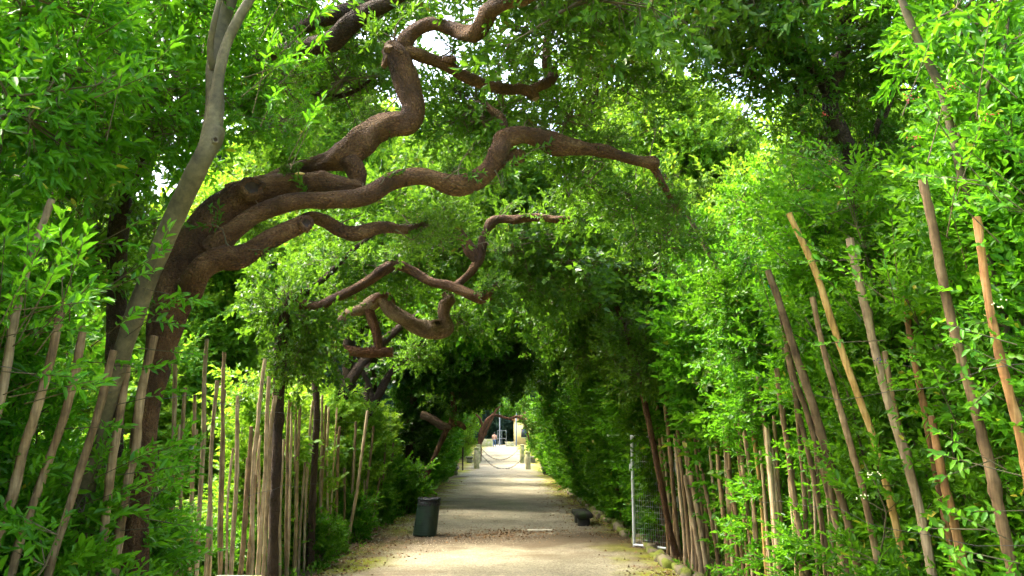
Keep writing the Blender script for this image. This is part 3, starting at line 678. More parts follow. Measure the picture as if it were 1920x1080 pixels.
# --- dark oak deep in the left hedge, its limb crossing the top of the picture
kt = empty('oak_tree', base_of(205, 7.4)); tag(kt, 'dark oak hidden in the left hedge, its black limb crossing top left', 'tree')
limb(kt, 'trunk', [(205, 1230, 22), (210, 900, 18), (218, 600, 17), (222, 430, 19), (250, 330, 15), (330, 210, 14), (440, 130, 14)], 7.4, 'bark_dark', 0.1, 31, 14, 0.06)
limb(kt, 'limb', [(430, 136, 13, 7.4), (510, 100, 15, 7.2), (575, 88, 18, 7.0), (625, 74, 19, 6.9), (655, 45, 19, 6.8), (695, 20, 18, 6.7), (735, 0, 15, 6.6), (800, -40, 12, 6.5)], 7, 'bark_dark', 0.1, 32, 16, 0.04)
limb(kt, 'limb', [(520, 80, 12, 7.3), (580, 45, 15, 7.1), (640, 25, 17, 7.0), (690, 5, 14, 6.9), (720, -30, 10, 6.8)], 7, 'bark_dark', 0.1, 33, 14, 0.04)
limb(kt, 'limb', [(540, 170, 4, 7.8), (600, 178, 5, 7.6), (640, 180, 5, 7.5), (675, 165, 4, 7.5), (705, 140, 3, 7.5)], 7, 'bark_dark', 0.05, 34, 8, 0.05)
for px, py, d, s in [(540, 40, 7.8, .45), (620, -40, 7.4, .5), (760, -50, 7.2, .5), (420, 60, 7.8, .5), (240, 300, 7.6, .6), (180, 480, 7.6, .55), (600, 150, 8.2, .35), (300, 420, 7.9, .4), (560, 230, 8.4, .26), (100, 350, 7.6, .6)]:
    clump(kt, 'oakfine', P(px, py, d), s)

# --- second oak of the left row
t2 = empty('oak_tree', base_of(512, 11)); tag(t2, 'dark-trunked oak behind the stakes, its gnarled limbs reaching right over the path', 'tree')
limb(t2, 'trunk', [(510, 1128, 13), (513, 1000, 9), (518, 880, 9), (522, 760, 10), (526, 660, 12), (530, 600, 13), (545, 560, 12), (580, 540, 10)], 11, 'bark_dark', 0.1, 41, 16, 0.05)
limb(t2, 'limb', [(540, 565, 11), (590, 578, 10), (635, 558, 9), (672, 540, 8.5), (700, 522, 9), (722, 503, 10), (743, 492, 10), (773, 502, 9), (803, 522, 9.5), (833, 532, 9), (858, 545, 9), (888, 558, 10), (906, 558, 11), (922, 545, 8), (930, 540, 4)], 11, 'bark', 0.20, 42, 16, 0.05, wob=0.05, tw=7)
limb(t2, 'limb', [(852, 540, 7), (880, 512, 7), (896, 486, 10), (901, 456, 9), (906, 434, 8), (920, 414, 10), (936, 407, 9), (966, 408, 8), (1010, 408, 8), (1058, 413, 7), (1100, 405, 4)], 11, 'bark', 0.20, 43, 16, 0.05, wob=0.05, tw=6)
limb(t2, 'limb', [(896, 488, 10), (878, 462, 11), (860, 436, 10), (850, 418, 8), (842, 395, 4)], 11, 'bark', 0.20, 44, 14, 0.05, wob=0.05, tw=3)
limb(t2, 'limb', [(575, 545, 7), (610, 520, 6), (660, 470, 4), (700, 440, 3)], 11.4, 'bark_dark', 0.1, 45, 10, 0.06)
for px, py, d, s in [(1100, 402, 11, .3), (932, 538, 11, .26), (745, 480, 11.1, .18), (845, 400, 11, .25), (530, 570, 10.9, .5), (575, 640, 11.4, .48), (540, 680, 11.0, .4), (600, 570, 11.5, .42), (640, 490, 11.6, .4), (700, 470, 12, .5), (790, 470, 12, .55), (860, 470, 12.2, .5), (960, 460, 12.2, .6), (1050, 480, 12.4, .7), (720, 390, 12.5, .55), (820, 380, 12.5, .6), (950, 360, 12.8, .7), (1060, 390, 13, .7), (1110, 440, 12.5, .6), (990, 540, 13, .6), (640, 400, 12.6, .4), (900, 300, 13.2, .7), (1020, 320, 13, .7)]:
    clump(t2, 'oak', P(px, py, d), s)

# --- third oak: broken pale limb
t3 = empty('oak_tree', base_of(592, 12.9)); tag(t3, 'slim oak with a broken pale dead limb curling up over the path', 'tree')
limb(t3, 'trunk', [(582, 1060, 7), (588, 900, 6), (594, 770, 6), (591, 715, 7), (596, 688, 8), (617, 662, 10)], 12.9, 'bark_dark', 0.12, 51, 14, 0.05)
limb(t3, 'limb', [(612, 664, 9), (640, 657, 10), (680, 661, 10), (714, 660, 10), (737, 660, 9)], 12.9, 'bark_red', 0.07, 52, 14, 0.05, label='reddish limb sawn off at its end', tw=2)
limb(t3, 'limb', [(712, 655, 8), (704, 618, 9), (693, 585, 10), (690, 570, 8)], 12.9, 'bark_red', 0.1, 53, 14, 0.05)
limb(t3, 'limb', [(600, 640, 7), (632, 612, 9), (662, 588, 11), (690, 576, 13), (716, 562, 14), (734, 583, 15), (760, 600, 14), (790, 612, 14), (818, 616, 15), (836, 612, 13), (830, 590, 12), (833, 570, 13), (842, 562, 12), (832, 549, 8)], 12.9, 'deadwood', 0.20, 54, 18, 0.04, wob=0.05, label='broken pale dead limb with a hollow end', tw=3)
knot(t3, P(820, 606, 12.78), (0.5, -1, 0.35), 0.07, 'deadwood')
limb(t3, 'splinter', [(700, 566, 9, 12.85), (720, 552, 7, 12.8), (735, 562, 4, 12.8), (742, 572, 1, 12.8)], 12.85, 'bark_red', 0.25, 55, 8, 0.03)
for px, py, d, s in [(640, 560, 13.4, .5), (590, 620, 13.2, .45), (660, 520, 13.6, .5), (760, 550, 14, .6), (860, 600, 14.5, .5), (780, 660, 15, .3)]:
    clump(t3, 'oak', P(px, py, d), s)

# --- trees of the right side
ra = empty('oak_tree', base_of(1640, 8)); tag(ra, 'dark oak rising out of the right hedge, crown shading the top right', 'tree')
limb(ra, 'trunk', [(1640, 1190, 22), (1632, 900, 18), (1616, 600, 17), (1602, 330, 17), (1578, 255, 17), (1556, 190, 17), (1574, 105, 16), (1592, 10, 14), (1600, -90, 12)], 8, 'bark_dark', 0.1, 61, 16, 0.06)
limb(ra, 'limb', [(1560, 195, 12), (1528, 130, 13), (1482, 113, 12), (1428, 66, 11), (1380, 30, 9), (1320, 30, 7), (1250, 50, 6, 8.3), (1180, 66, 7, 8.6), (1125, 84, 7, 8.8), (1114, 120, 8, 8.8), (1116, 170, 7, 8.8), (1110, 224, 6, 8.8), (1100, 240, 3, 8.8)], 8, 'bark_dark', 0.1, 62, 14, 0.05)
limb(ra, 'limb', [(1250, 52, 3, 8.3), (1300, 90, 3, 8.3), (1360, 128, 3, 8.2), (1430, 150, 3, 8.1), (1500, 170, 4, 8), (1560, 195, 5, 8)], 8, 'bark_dark', 0.05, 63, 8, 0.05)
limb(ra, 'limb', [(1600, 320, 10), (1650, 230, 9), (1690, 120, 8), (1720, 0, 6)], 8.2, 'bark_dark', 0.08, 64, 10, 0.06)
for px, py, d, s in [(1300, -20, 7.6, .65), (1400, 20, 7.6, .6), (1420, 130, 8, .42), (1500, 60, 7.8, .6), (1600, 60, 8.2, .65), (1560, 160, 8.4, .5), (1660, 160, 8.4, .55), (1500, 180, 8, .35), (1540, 260, 8.2, .40), (1620, 300, 8.5, .5), (1240, -30, 8, .6), (1200, 30, 8.8, .42), (1130, 30, 8.8, .42), (1170, 110, 9, .3), (1360, -60, 7, .6), (1480, -60, 7, .6), (1620, -60, 7.5, .6), (1700, 40, 8, .6), (1340, 90, 8.2, .28), (1090, 100, 8.8, .30), (1110, 190, 9, .25), (1500, 420, 8.8, .4), (1580, 420, 8.8, .5)]:
    clump(ra, 'oakfine', P(px, py, d), s)

rb = empty('laurel_tree', base_of(2000, 4.9)); tag(rb, 'slim olive-barked trunk leaning left at the right edge, near the camera', 'tree')
limb(rb, 'trunk', [(2010, 1420, 12), (1975, 1100, 11), (1935, 850, 9), (1880, 600, 9), (1842, 450, 8), (1802, 325, 8), (1785, 250, 8), (1766, 172, 8), (1738, 112, 8), (1707, 42, 8), (1682, -25, 7), (1650, -120, 6)], 4.9, 'greybark', 0.05, 71, 16, 0.04)
limb(rb, 'limb', [(1882, 605, 9), (1860, 500, 8, 5), (1850, 400, 8, 5.1), (1880, 300, 7, 5.2), (1900, 180, 5, 5.2)], 4.9, 'bark_dark', 0.05, 72, 10, 0.05)
limb(rb, 'limb', [(1790, 265, 6), (1835, 200, 5, 4.8), (1870, 110, 4, 4.7), (1900, 10, 3, 4.6)], 4.9, 'greybark', 0.05, 73, 10, 0.05)
for px, py, d, s in [(1880, 60, 4.9, .42), (1780, 30, 5.6, .42), (1930, 220, 4.8, .36), (1820, 170, 5.8, .42), (1880, -60, 4.8, .5), (1740, -70, 5.2, .5), (1900, 330, 5.4, .4)]:
    clump(rb, 'laurel', P(px, py, d), s)

rc = empty('oak_tree', base_of(1262, 13.6)); tag(rc, 'thin leaning trunk beside the white wire gate in the right hedge', 'tree')
limb(rc, 'trunk', [(1270, 1044, 6.3), (1255, 990, 5.6), (1236, 890, 5.6), (1214, 780, 5.6), (1192, 675, 5.2), (1162, 592, 4.9), (1136, 512, 4.2), (1120, 450, 2.8)], 13.6, 'bark', 0.08, 81, 12, 0.06)
limb(rc, 'limb', [(1165, 600, 4), (1120, 570, 4), (1060, 560, 3), (1000, 540, 2)], 13.6, 'bark', 0.08, 82, 8, 0.06)
for px, py, d, s in [(1160, 500, 14, .7), (1090, 540, 14, .7), (1220, 560, 14, .6), (1195, 700, 13.1, .42), (1180, 620, 13.2, .45), (1120, 640, 15, .6), (1040, 600, 15, .6), (1230, 470, 13.8, .6), (1260, 660, 14, .5)]:
    clump(rc, 'oak', P(px, py, d), s)

rd = empty('laurel_tree', base_of(1395, 9.6)); tag(rd, 'thin pale leaning sapling trunk under the end of the long twisted limb', 'tree')
limb(rd, 'trunk', [(1440, 1135, 6.3), (1425, 900, 5.6), (1390, 650, 4.9), (1350, 520, 4.5), (1315, 448, 4.5), (1285, 395, 4.5), (1262, 350, 4.2), (1235, 318, 3.5)], 9.6, 'greybark', 0.06, 85, 12, 0.06)
for px, py, d, s in [(1360, 560, 9.3, .36), (1380, 500, 10, .5), (1385, 660, 9.3, .4), (1400, 600, 9.2, .36), (1420, 760, 9.2, .4), (1300, 460, 10.5, .4), (1420, 400, 10.5, .5)]:
    clump(rd, 'hedge', P(px, py, d), s)

# --- the ivy-clad tree and the trees that close the tunnel
iv = empty('ivy_clad_tree', base_of(768, 25.5)); tag(iv, 'ivy-clad dark tree closing the left side of the tunnel', 'tree')
limb(iv, 'trunk', [(766, 950, 10), (768, 880, 9), (772, 800, 9), (782, 730, 9), (806, 690, 8), (850, 668, 7), (910, 660, 5)], 25.5, 'bark_dark', 0.1, 91, 12, 0.12)
limb(iv, 'limb', [(800, 700, 5), (842, 720, 5), (852, 760, 5), (850, 790, 4)], 25.5, 'bark_dark', 0.1, 92, 10, 0.12)
for px, py, s in [(768, 890, .38), (770, 850, .42), (772, 810, .42), (776, 770, .5), (785, 730, .6), (815, 700, .7), (860, 690, .75), (910, 690, .75), (830, 740, .45), (880, 735, .5), (820, 660, .8), (950, 660, .9), (760, 690, .7), (880, 640, .9), (920, 725, .45)]:
    clump(iv, 'ivy', P(px, py, 25.5 + crng.uniform(-.6, .8)), s)

i5 = empty('oak_tree', base_of(783, 24.3)); tag(i5, 'crooked oak with a sawn pale limb, leaning over the left verge beyond the bin', 'tree')
limb(i5, 'trunk', [(783, 952, 5), (800, 892, 4.5), (820, 845, 4.5), (836, 808, 5), (846, 795, 6), (850, 770, 5), (848, 735, 4)], 24.3, 'bark', 0.15, 95, 12, 0.08)
limb(i5, 'limb', [(846, 800, 6), (832, 799, 7.5), (815, 789, 7.5), (800, 781, 7.5), (789, 778, 7)], 24.3, 'deadwood', 0.1, 96, 14, 0.06, label='pale sawn-off limb')
limb(i5, 'limb', [(846, 795, 6), (858, 794, 6), (868, 799, 5), (872, 806, 3)], 24.3, 'bark', 0.15, 97, 10, 0.08)
for px, py, s in [(860, 735, .6), (895, 745, .4), (850, 700, .6)]: clump(i5, 'oak', P(px, py, 24.6), s)

fa = empty('arched_tree', base_of(902, 64)); tag(fa, 'far tree bent into an arch over the end of the path', 'tree')
limb(fa, 'trunk', [(899, 868, 4), (899, 848, 4), (900, 825, 4.5), (903, 808, 4.5), (911, 793, 3.8), (924, 779, 3), (940, 781, 2.4), (955, 785, 2.4), (970, 781, 2.6), (980, 788, 2.4), (987, 803, 1.8), (992, 825, 1.4)], 64, 'bark_red', 0.2, 101, 10, 0.15)
limb(fa, 'limb', [(902, 828, 3), (912, 806, 3), (921, 788, 2.6), (930, 770, 1.8), (940, 760, 1)], 64, 'bark_red', 0.15, 102, 8, 0.15)
limb(fa, 'limb', [(905, 800, 2.5), (900, 785, 2.2), (890, 775, 1.5)], 64, 'bark_red', 0.15, 103, 8, 0.15)
for px, py, s in [(880, 800, .9), (875, 830, .8), (885, 770, .9), (930, 755, .8), (960, 768, .6), (945, 770, .35), (996, 792, .7), (1001, 830, .7), (990, 765, .9), (888, 785, .6)]: clump(fa, 'bright' if px < 900 else 'hedge', P(px, py, 65), s)

TL = {}
def arch_tree(Y, s, label, kind='oak', n=15, hw=3.0, top=4.7, low=20):
    n = int(n * .72); low = 30
    if s < 0 and Y < 28: low, n = 66, 6
    b = Vector((s * 3.45, Y, gz(0, Y))); t = empty('oak_tree', b); tag(t, label, 'tree', 'oaks arched over the path')
    seed = int(Y * 10) + (5 if s > 0 else 0); rs = random.Random(seed); mb = MB()
    pts = [Vector((0, 0, -.1)), Vector((-s * .05, .1, 1.4)), Vector((-s * .3, 0, 2.8)), Vector((-s * .9, .2, 3.8)), Vector((-s * 1.8, .1, 4.5)), Vector((-s * 2.9, 0, 4.9))]
    tube(mb, pts, [.14, .12, .11, .09, .06, .03], .12, 10, .12, seed, wob=.05); mb.build('trunk', M['bark_dark'], t, True)
    mb = MB(); tube(mb, [pts[2], Vector((s * .2, .3, 4.2)), Vector((-s * .1, .6, 5.6))], [.07, .05, .02], .12, 8, .1, seed + 1, wob=.05); mb.build('limb', M['bark_dark'], t, True)
    for i in range(n):
        th = R(low + (108 - low) * (i + rs.random()) / n); off = rs.uniform(0.15, 1.9) if i % 3 else rs.uniform(.1, .5)
        x = s * (hw + off) * math.cos(th); z = (top + off) * math.sin(th) + .1
        far_ = Y > 23
        kk = ('brightfar' if (off > 1.0 and i % 2) else ('hedgefar' if i % 4 == 1 else 'oakfar')) if far_ else ('bright' if (off > 1.0 and i % 2) else ('hedge' if i % 4 == 1 else kind))  # outer crown clumps get the leaf with sunlight in its colour
        clump(t, kk, (x, Y + rs.uniform(-1.6, 1.6), b.z + z), rs.uniform(.62, .95))
    return t
for i, (Y, s) in enumerate([(16.5, 1), (17.5, -1), (20.5, 1), (21.5, -1), (25.5, 1), (31, 1), (33, -1), (37, 1), (39, -1), (44, 1), (45.5, -1)]):
    side = 'right' if s > 0 else 'left'
    j = TL.get(s, 0); TL[s] = j + 1
    arch_tree(Y, s, f'leafy oak arching over the path from the {side} row, {ORD[j]} beyond the trash bin', n=15 if Y < 32 else 11)

# ------------------------------------------------------------------ near shrubs on both sides
def near_shrubs(rows, side):
    for i, (nm, kind, x, y, rz, s, label) in enumerate(rows):
        yield shrub(nm, kind, (x, y, 0), rz, s, label, None, 'shrub', i % 4)
PI = math.pi
left_near = list(near_shrubs([
    ('laurel_shrub', 'laurel', -3.6, 4.4, 0.0, 0.95, 'glossy laurel shrub at the lower left edge, nearest the camera'),
    ('laurel_shrub', 'laurel', -3.75, 5.2, 0.5, 1.05, 'glossy laurel shrub behind the brown stakes at far left'),
    ('laurel_shrub', 'laurel', -4.3, 4.9, 1.2, 1.1, 'tall laurel shrub filling the upper left corner'),
    ('laurel_shrub', 'laurel', -3.7, 6.2, -0.3, 0.85, 'dark laurel shrub at the foot of the leaning grey trunk'),
    ('laurel_shrub', 'laurel', -4.8, 6.2, 0.9, 1.15, 'laurel shrub in the second rank behind the left stakes'),
    ('laurel_shrub', 'laurel', -3.35, 3.5, 2.2, 0.95, 'laurel shrub just inside the left edge of the picture'),
], -1))
for nm, kind, x, y, rz, sc_, sz_, lab in [
    ('laurel_shrub', 'laurel', -3.45, 5.3, .3, .75, .5, 'knee-high laurel growth behind the lower left stakes'),
    ('laurel_shrub', 'laurel', -3.0, 7.2, 1.3, .62, .74, 'dark laurel bush right beside the foot of the leaning oak'),
    ('laurel_shrub', 'laurel', -3.35, 6.5, 2.3, .8, .6, 'laurel bush between the grey trunk and the leaning oak')]:
    shrub(nm, kind, (x, y, 0), rz, sc_, lab, sz=sz_)
for i, (x, y, sz_, lab) in enumerate([(-2.86, 4.75, .8, 'thin laurel shoots between the leftmost stakes'), (-2.85, 5.5, 1.0, 'thin laurel shoots before the foot of the grey trunk'), (-2.72, 6.0, .85, 'thin laurel shoots before the foot of the leaning oak'),
        (-2.85, 6.9, .95, 'dark laurel shoots right of the leaning oak'), (-3.2, 7.4, .8, 'laurel shoots among the first thin stakes on the left'),
        (2.95, 4.5, .75, 'leafy shoots at the lower right edge before the stakes'), (2.9, 6.2, .9, 'leafy shoots among the leaning right stakes'), (3.15, 7.9, .6, 'leafy shoots among the crowded right stakes')]):
    shrub('laurel_shoots', 'lowlaurel', (x, y, 0), i * 1.3, 1.0, lab, sz=sz_, k=i % 3)
right_near = list(near_shrubs([
    ('viburnum_shrub', 'viburnum', 3.4, 4.7, PI, 0.92, 'bright viburnum shrub at the lower right edge, nearest the camera'),
    ('viburnum_shrub', 'viburnum', 3.35, 5.6, PI + .4, 1.0, 'viburnum shrub with red berry stalks behind the tallest right stake'),
    ('viburnum_shrub', 'viburnum', 4.1, 5.0, PI - .5, 1.12, 'tall viburnum shrub filling the upper right corner'),
    ('viburnum_shrub', 'viburnum', 3.3, 6.7, PI - .2, 0.95, 'viburnum shrub around the yellow curved stake'),
    ('viburnum_shrub', 'viburnum', 3.4, 7.6, PI + .7, 1.0, 'viburnum shrub in front of the dark right-hand oak trunk'),
    ('laurel_shrub', 'laurel', 3.3, 8.3, PI, 0.98, 'laurel shrub with upright shoots right of centre'),
    ('laurel_shrub', 'laurel', 3.3, 9.6, PI + .3, 1.0, 'laurel shrub behind the crowded thin stakes on the right'),
    ('viburnum_shrub', 'viburnum', 4.4, 6.4, PI + 1, 1.1, 'viburnum shrub in the second rank behind the right stakes'),
    ('laurel_shrub', 'laurel', 4.3, 8.8, PI - .8, 1.12, 'laurel shrub in the second rank beside the right oak'),
], 1))
# low growth at the feet of the near stakes
LOWN = ['third', 'fourth', 'first', 'second', 'third', 'fourth', 'fifth', 'sixth', 'first', 'second', 'fifth', 'sixth']
for i, (x, y) in enumerate([(-3.5, 7.4), (-3.6, 8.8), (3.2, 4.2), (3.3, 5.2), (3.2, 6.2), (3.3, 7.3), (3.5, 8.8), (3.6, 10.2), (-3.4, 5.3), (-3.5, 6.6), (-3.3, 10.1), (-3.2, 11.4)]):
    shrub('low_shrub', 'low', (x, y, 0), crng.uniform(0, 6), crng.uniform(.7, 1.0), f'low leafy bush at foot of the {"left" if x < 0 else "right"} stakes, {LOWN[i]} from camera', f'low bushes along the {"left" if x < 0 else "right"} stakes')

# separate large leaves on the nearest shrubs
lv, lf = leaf_shape(1.0)
leafmesh = {}
for kind, mk in (('laurel', 'laurel'), ('viburnum', 'viburnum')):
    leafmesh[kind] = []
    for a_ in (0.15, 0.4, 0.65, 0.9):
        mb = MB(); v, f = leaf_shape(WIDTH[kind], fold=0.10 + 0.1 * a_, curl=0.2 * a_); mb.add(v, f, a_); leafmesh[kind].append(mb.mesh('leaf', M[mk]))
def loose_leaves(shr, kind, spots, seed):
    rs = np.random.RandomState(seed); inv = (Matrix.Translation(shr.location) @ Matrix.Rotation(shr.rotation_euler.z, 4, 'Z') @ Matrix.Diagonal((*shr.scale, 1))).inverted()
    for (px, py, d, dx, dz) in spots:
        o3 = np.array(P(px, py, d)); y = np.array((dx, -0.25, dz)); F = frame(y, np.array((0, -.3, 1)))
        for A, b in SPR[kind][rs.randint(4)]:
            m3 = F @ A * rs.uniform(.8, 1.02); pos = o3 + F @ b
            o = link('leaf', leafmesh[kind][rs.randint(4)], shr)
            m4 = Matrix(m3.tolist()).to_4x4(); m4.translation = Vector(pos); o.matrix_basis = inv @ m4
        mb = MB(); a0 = o3 - F[:, 1] * .25
        twigs(mb, a0[None], (o3 + F[:, 1] * .24)[None], .004, .002, 0)
        o = mb.build('twig', M['twig'], shr); o.matrix_basis = inv
rs0 = random.Random(5)
loose_leaves(left_near[0], 'laurel', [(rs0.uniform(0, 130), rs0.uniform(560, 760), rs0.uniform(4.0, 4.5), rs0.uniform(.2, 1), rs0.uniform(-.1, .5)) for _ in range(14)], 1)
loose_leaves(left_near[5], 'laurel', [(rs0.uniform(0, 140), rs0.uniform(400, 600), rs0.uniform(3.8, 4.4), rs0.uniform(0, 1), rs0.uniform(0, .7)) for _ in range(12)], 2)
loose_leaves(left_near[3], 'laurel', [(rs0.uniform(180, 330), rs0.uniform(560, 1000), rs0.uniform(5.0, 5.5), rs0.uniform(.2, 1), rs0.uniform(-.3, .4)) for _ in range(14)], 3)
loose_leaves(left_near[2], 'laurel', [(rs0.choice((rs0.uniform(40, 330), rs0.uniform(480, 580))), rs0.uniform(0, 260), rs0.uniform(4.5, 5.1), rs0.uniform(-.2, 1), rs0.uniform(-.1, .7)) for _ in range(16)], 4)
loose_leaves(left_near[1], 'laurel', [(rs0.uniform(190, 330), rs0.uniform(430, 660), rs0.uniform(4.9, 5.3), rs0.uniform(.2, 1), rs0.uniform(-.2, .5)) for _ in range(11)], 14)
loose_leaves(right_near[0], 'viburnum', [(rs0.uniform(1780, 1920), rs0.uniform(560, 1060), rs0.uniform(4.1, 4.7), rs0.uniform(-1, -.2), rs0.uniform(-.2, .4)) for _ in range(14)], 5)
loose_leaves(right_near[2], 'viburnum', [(rs0.uniform(1680, 1920), rs0.uniform(60, 420), rs0.uniform(3.9, 4.6), rs0.uniform(-1, .2), rs0.uniform(0, .7)) for _ in range(14)], 6)
loose_leaves(right_near[1], 'viburnum', [(rs0.uniform(1560, 1800), rs0.uniform(380, 760), rs0.uniform(4.8, 5.4), rs0.uniform(-1, .1), rs0.uniform(-.1, .5)) for _ in range(14)], 7)
loose_leaves(right_near[3], 'viburnum', [(rs0.uniform(1430, 1640), rs0.uniform(250, 560), rs0.uniform(6.0, 6.6), rs0.uniform(-1, .2), rs0.uniform(0, .7)) for _ in range(12)], 8)
# berries and buds on the viburnums
def berries(shr, spots, mk, r, nm, seed):
    rs = np.random.RandomState(seed); inv = (Matrix.Translation(shr.location) @ Matrix.Rotation(shr.rotation_euler.z, 4, 'Z') @ Matrix.Diagonal((*shr.scale, 1))).inverted()
    for (px, py, d) in spots:
        mb = MB(); c = np.array(P(px, py, d))
        for k in range(9):
            q = c + rs.randn(3) * np.array((.02, .02, .012)); prof = [(0.01, -1), (.8, -.6), (1, 0), (.8, .6), (.01, 1)]
            lathe(mb, [(a * r, b * r) for a, b in prof], 6, q)
        o = mb.build(nm, M[mk], shr); o.matrix_basis = inv; tag(o, kind='stuff')
berries(right_near[3], [(1560, 300, 6.2), (1548, 215, 6.3), (1575, 350, 6.2)], 'berry', .004, 'berry_cluster', 1)
berries(right_near[2], [(1705, 185, 4.3), (1720, 260, 4.3), (1850, 220, 4.2), (1790, 165, 4.4)], 'berry', .004, 'berry_cluster', 2)
berries(right_near[1], [(1650, 675, 4.9), (1545, 115, 6.3)], 'berry_blue', .004, 'berry_cluster', 3)
berries(right_near[0], [(1872, 570, 3.9), (1640, 890, 4.8), (1612, 930, 4.8)], 'bud', .004, 'flower_bud_cluster', 4)

# ------------------------------------------------------------------ hedge rows further along
def hedge_row(s, ys, kind, label, group, dx=0.0, sz=1.0):
    for qi, y in enumerate(ys):
        shrub('hedge_shrub', kind, (s * (3.15 + dx + crng.uniform(-.12, .25)), y + crng.uniform(-.15, .15), gz(0, y)), (PI if s > 0 else 0) + crng.uniform(-.5, .5), crng.uniform(.9, 1.08), label + f', {ordinal(qi)} from camera', group, sz=sz)
hedge_row(1, np.arange(10.8, 14.6, .85), 'hedge', 'leafy hedge shrub behind thin right stakes before the gate', 'right hedge before the wire gate', .45)
hedge_row(1, np.arange(15.2, 26, 1.05), 'hedge', 'dark hedge shrub of right tunnel wall beyond the wire gate', 'right hedge beyond the wire gate')
hedge_row(1, np.arange(26.5, 50, 1.5), 'hedgefar', 'hedge shrub of the far right tunnel wall near the bollards', 'far right hedge near the bollards')
hedge_row(-1, np.arange(12.6, 18, 1.0), 'brightshrub', 'bright leafy hedge shrub along the left verge before the trash bin', 'left hedge before the bin', .22, sz=.98)  # this row and the next: light painted in by the lighter leaf
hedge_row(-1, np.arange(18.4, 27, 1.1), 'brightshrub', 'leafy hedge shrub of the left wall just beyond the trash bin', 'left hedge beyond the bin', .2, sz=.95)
hedge_row(-1, np.arange(27.5, 50, 1.5), 'hedgefar', 'hedge shrub of the far left tunnel wall near the bollards', 'far left hedge near the bollards')
for s in (-1, 1):
    for qi, y in enumerate(np.arange(13.2 if s < 0 else 17.0, 50, 1.7)):
        shrub('low_shrub', 'low', (s * (2.75 + crng.uniform(-.05, .25)), y, gz(0, y)), crng.uniform(0, 6), crng.uniform(.45, .75), f'low bush at foot of the {"left" if s < 0 else "right"} tunnel wall, {ordinal(qi)} from camera', f'low bushes at the {"left" if s < 0 else "right"} tunnel wall')
hedge_row(1, np.arange(63, 78, 1.9), 'brightshrub', 'thin sunlit shrub right of the path beyond the bollards', 'right shrubs beyond the bollards', .1)
hedge_row(-1, np.arange(64, 79, 1.9), 'brightshrub', 'thin sunlit shrub left of the path beyond the bollards', 'left shrubs beyond the bollards', .1)
for qi, (x, y, sc_) in enumerate([(-2.62, 22.4, 1.05), (-2.5, 23.5, 1.1)]):
    shrub('low_shrub', 'low', (x, y, 0), qi * 2.0, sc_, f'rounded bush at the left verge under the sawn pale limb, {ORD[qi]} from camera', 'bushes under the sawn limb')
# sunlit shrubs outside the left row, seen between the stakes
for i in range(30):
    y = 7.5 + i * .5 + crng.uniform(-.3, .3); x = crng.choice((-4.2, -5.0, -6.2, -7.4, -8.8)) + crng.uniform(-.5, .3)
    shrub('sunlit_shrub', 'brightshrub', (x, y, 0), crng.uniform(0, 6), crng.uniform(.8, 1.15), 'sunlit yellow-green shrub in the open ground seen through the left stakes', 'sunlit shrubs outside the left row', sz=.38 if x > -5.6 else .6 if x > -7 else .95)

# ------------------------------------------------------------------ trees outside the tunnel
def bg_tree(name, kind, x, y, h, w, n, cs, label, group=None, z0=0.25, squash=1.0, cx=0.0):
    t = empty(name, (x, y, gz(x, y))); tag(t, label, 'tree', group); seed = int(abs(x * 13 + y * 7)); rs = random.Random(seed); mb = MB()
    tube(mb, [(0, 0, -.2), (rs.uniform(-.3, .3), 0, h * .3), (rs.uniform(-.5, .5), rs.uniform(-.4, .4), h * .6), (0, 0, h * .95)], [h * .022, h * .018, h * .012, h * .003], .4, 8, .08, seed)
    mb.build('trunk', M['bark_dark'], t, True)
    for i in range(n):
        zt = z0 + (1 - z0) * (i + rs.random()) / n
        prof = math.sin(min(1, (1 - zt) / (1 - z0) * 1.15 + .12) * 1.6) if name != 'cedar_tree' else (1.02 - zt) * 1.2
        a = rs.random() * 6.28; rr = w * prof * math.sqrt(rs.uniform(.15, 1))
        p = (x + cx + rr * math.cos(a), y + rr * math.sin(a), gz(x, y) + zt * h)
        clump(t, kind, p, cs * rs.uniform(.8, 1.25), squash=squash)
        if i % 4 == 0:
            mb = MB(); tube(mb, [(0, 0, zt * h * .8), (rr * math.cos(a) * .6, rr * math.sin(a) * .6, zt * h * .95), (rr * math.cos(a), rr * math.sin(a), zt * h)], [h * .008, h * .005, .01], .4, 6, 0, i); mb.build('limb', M['bark_dark'], t, True)
    return t
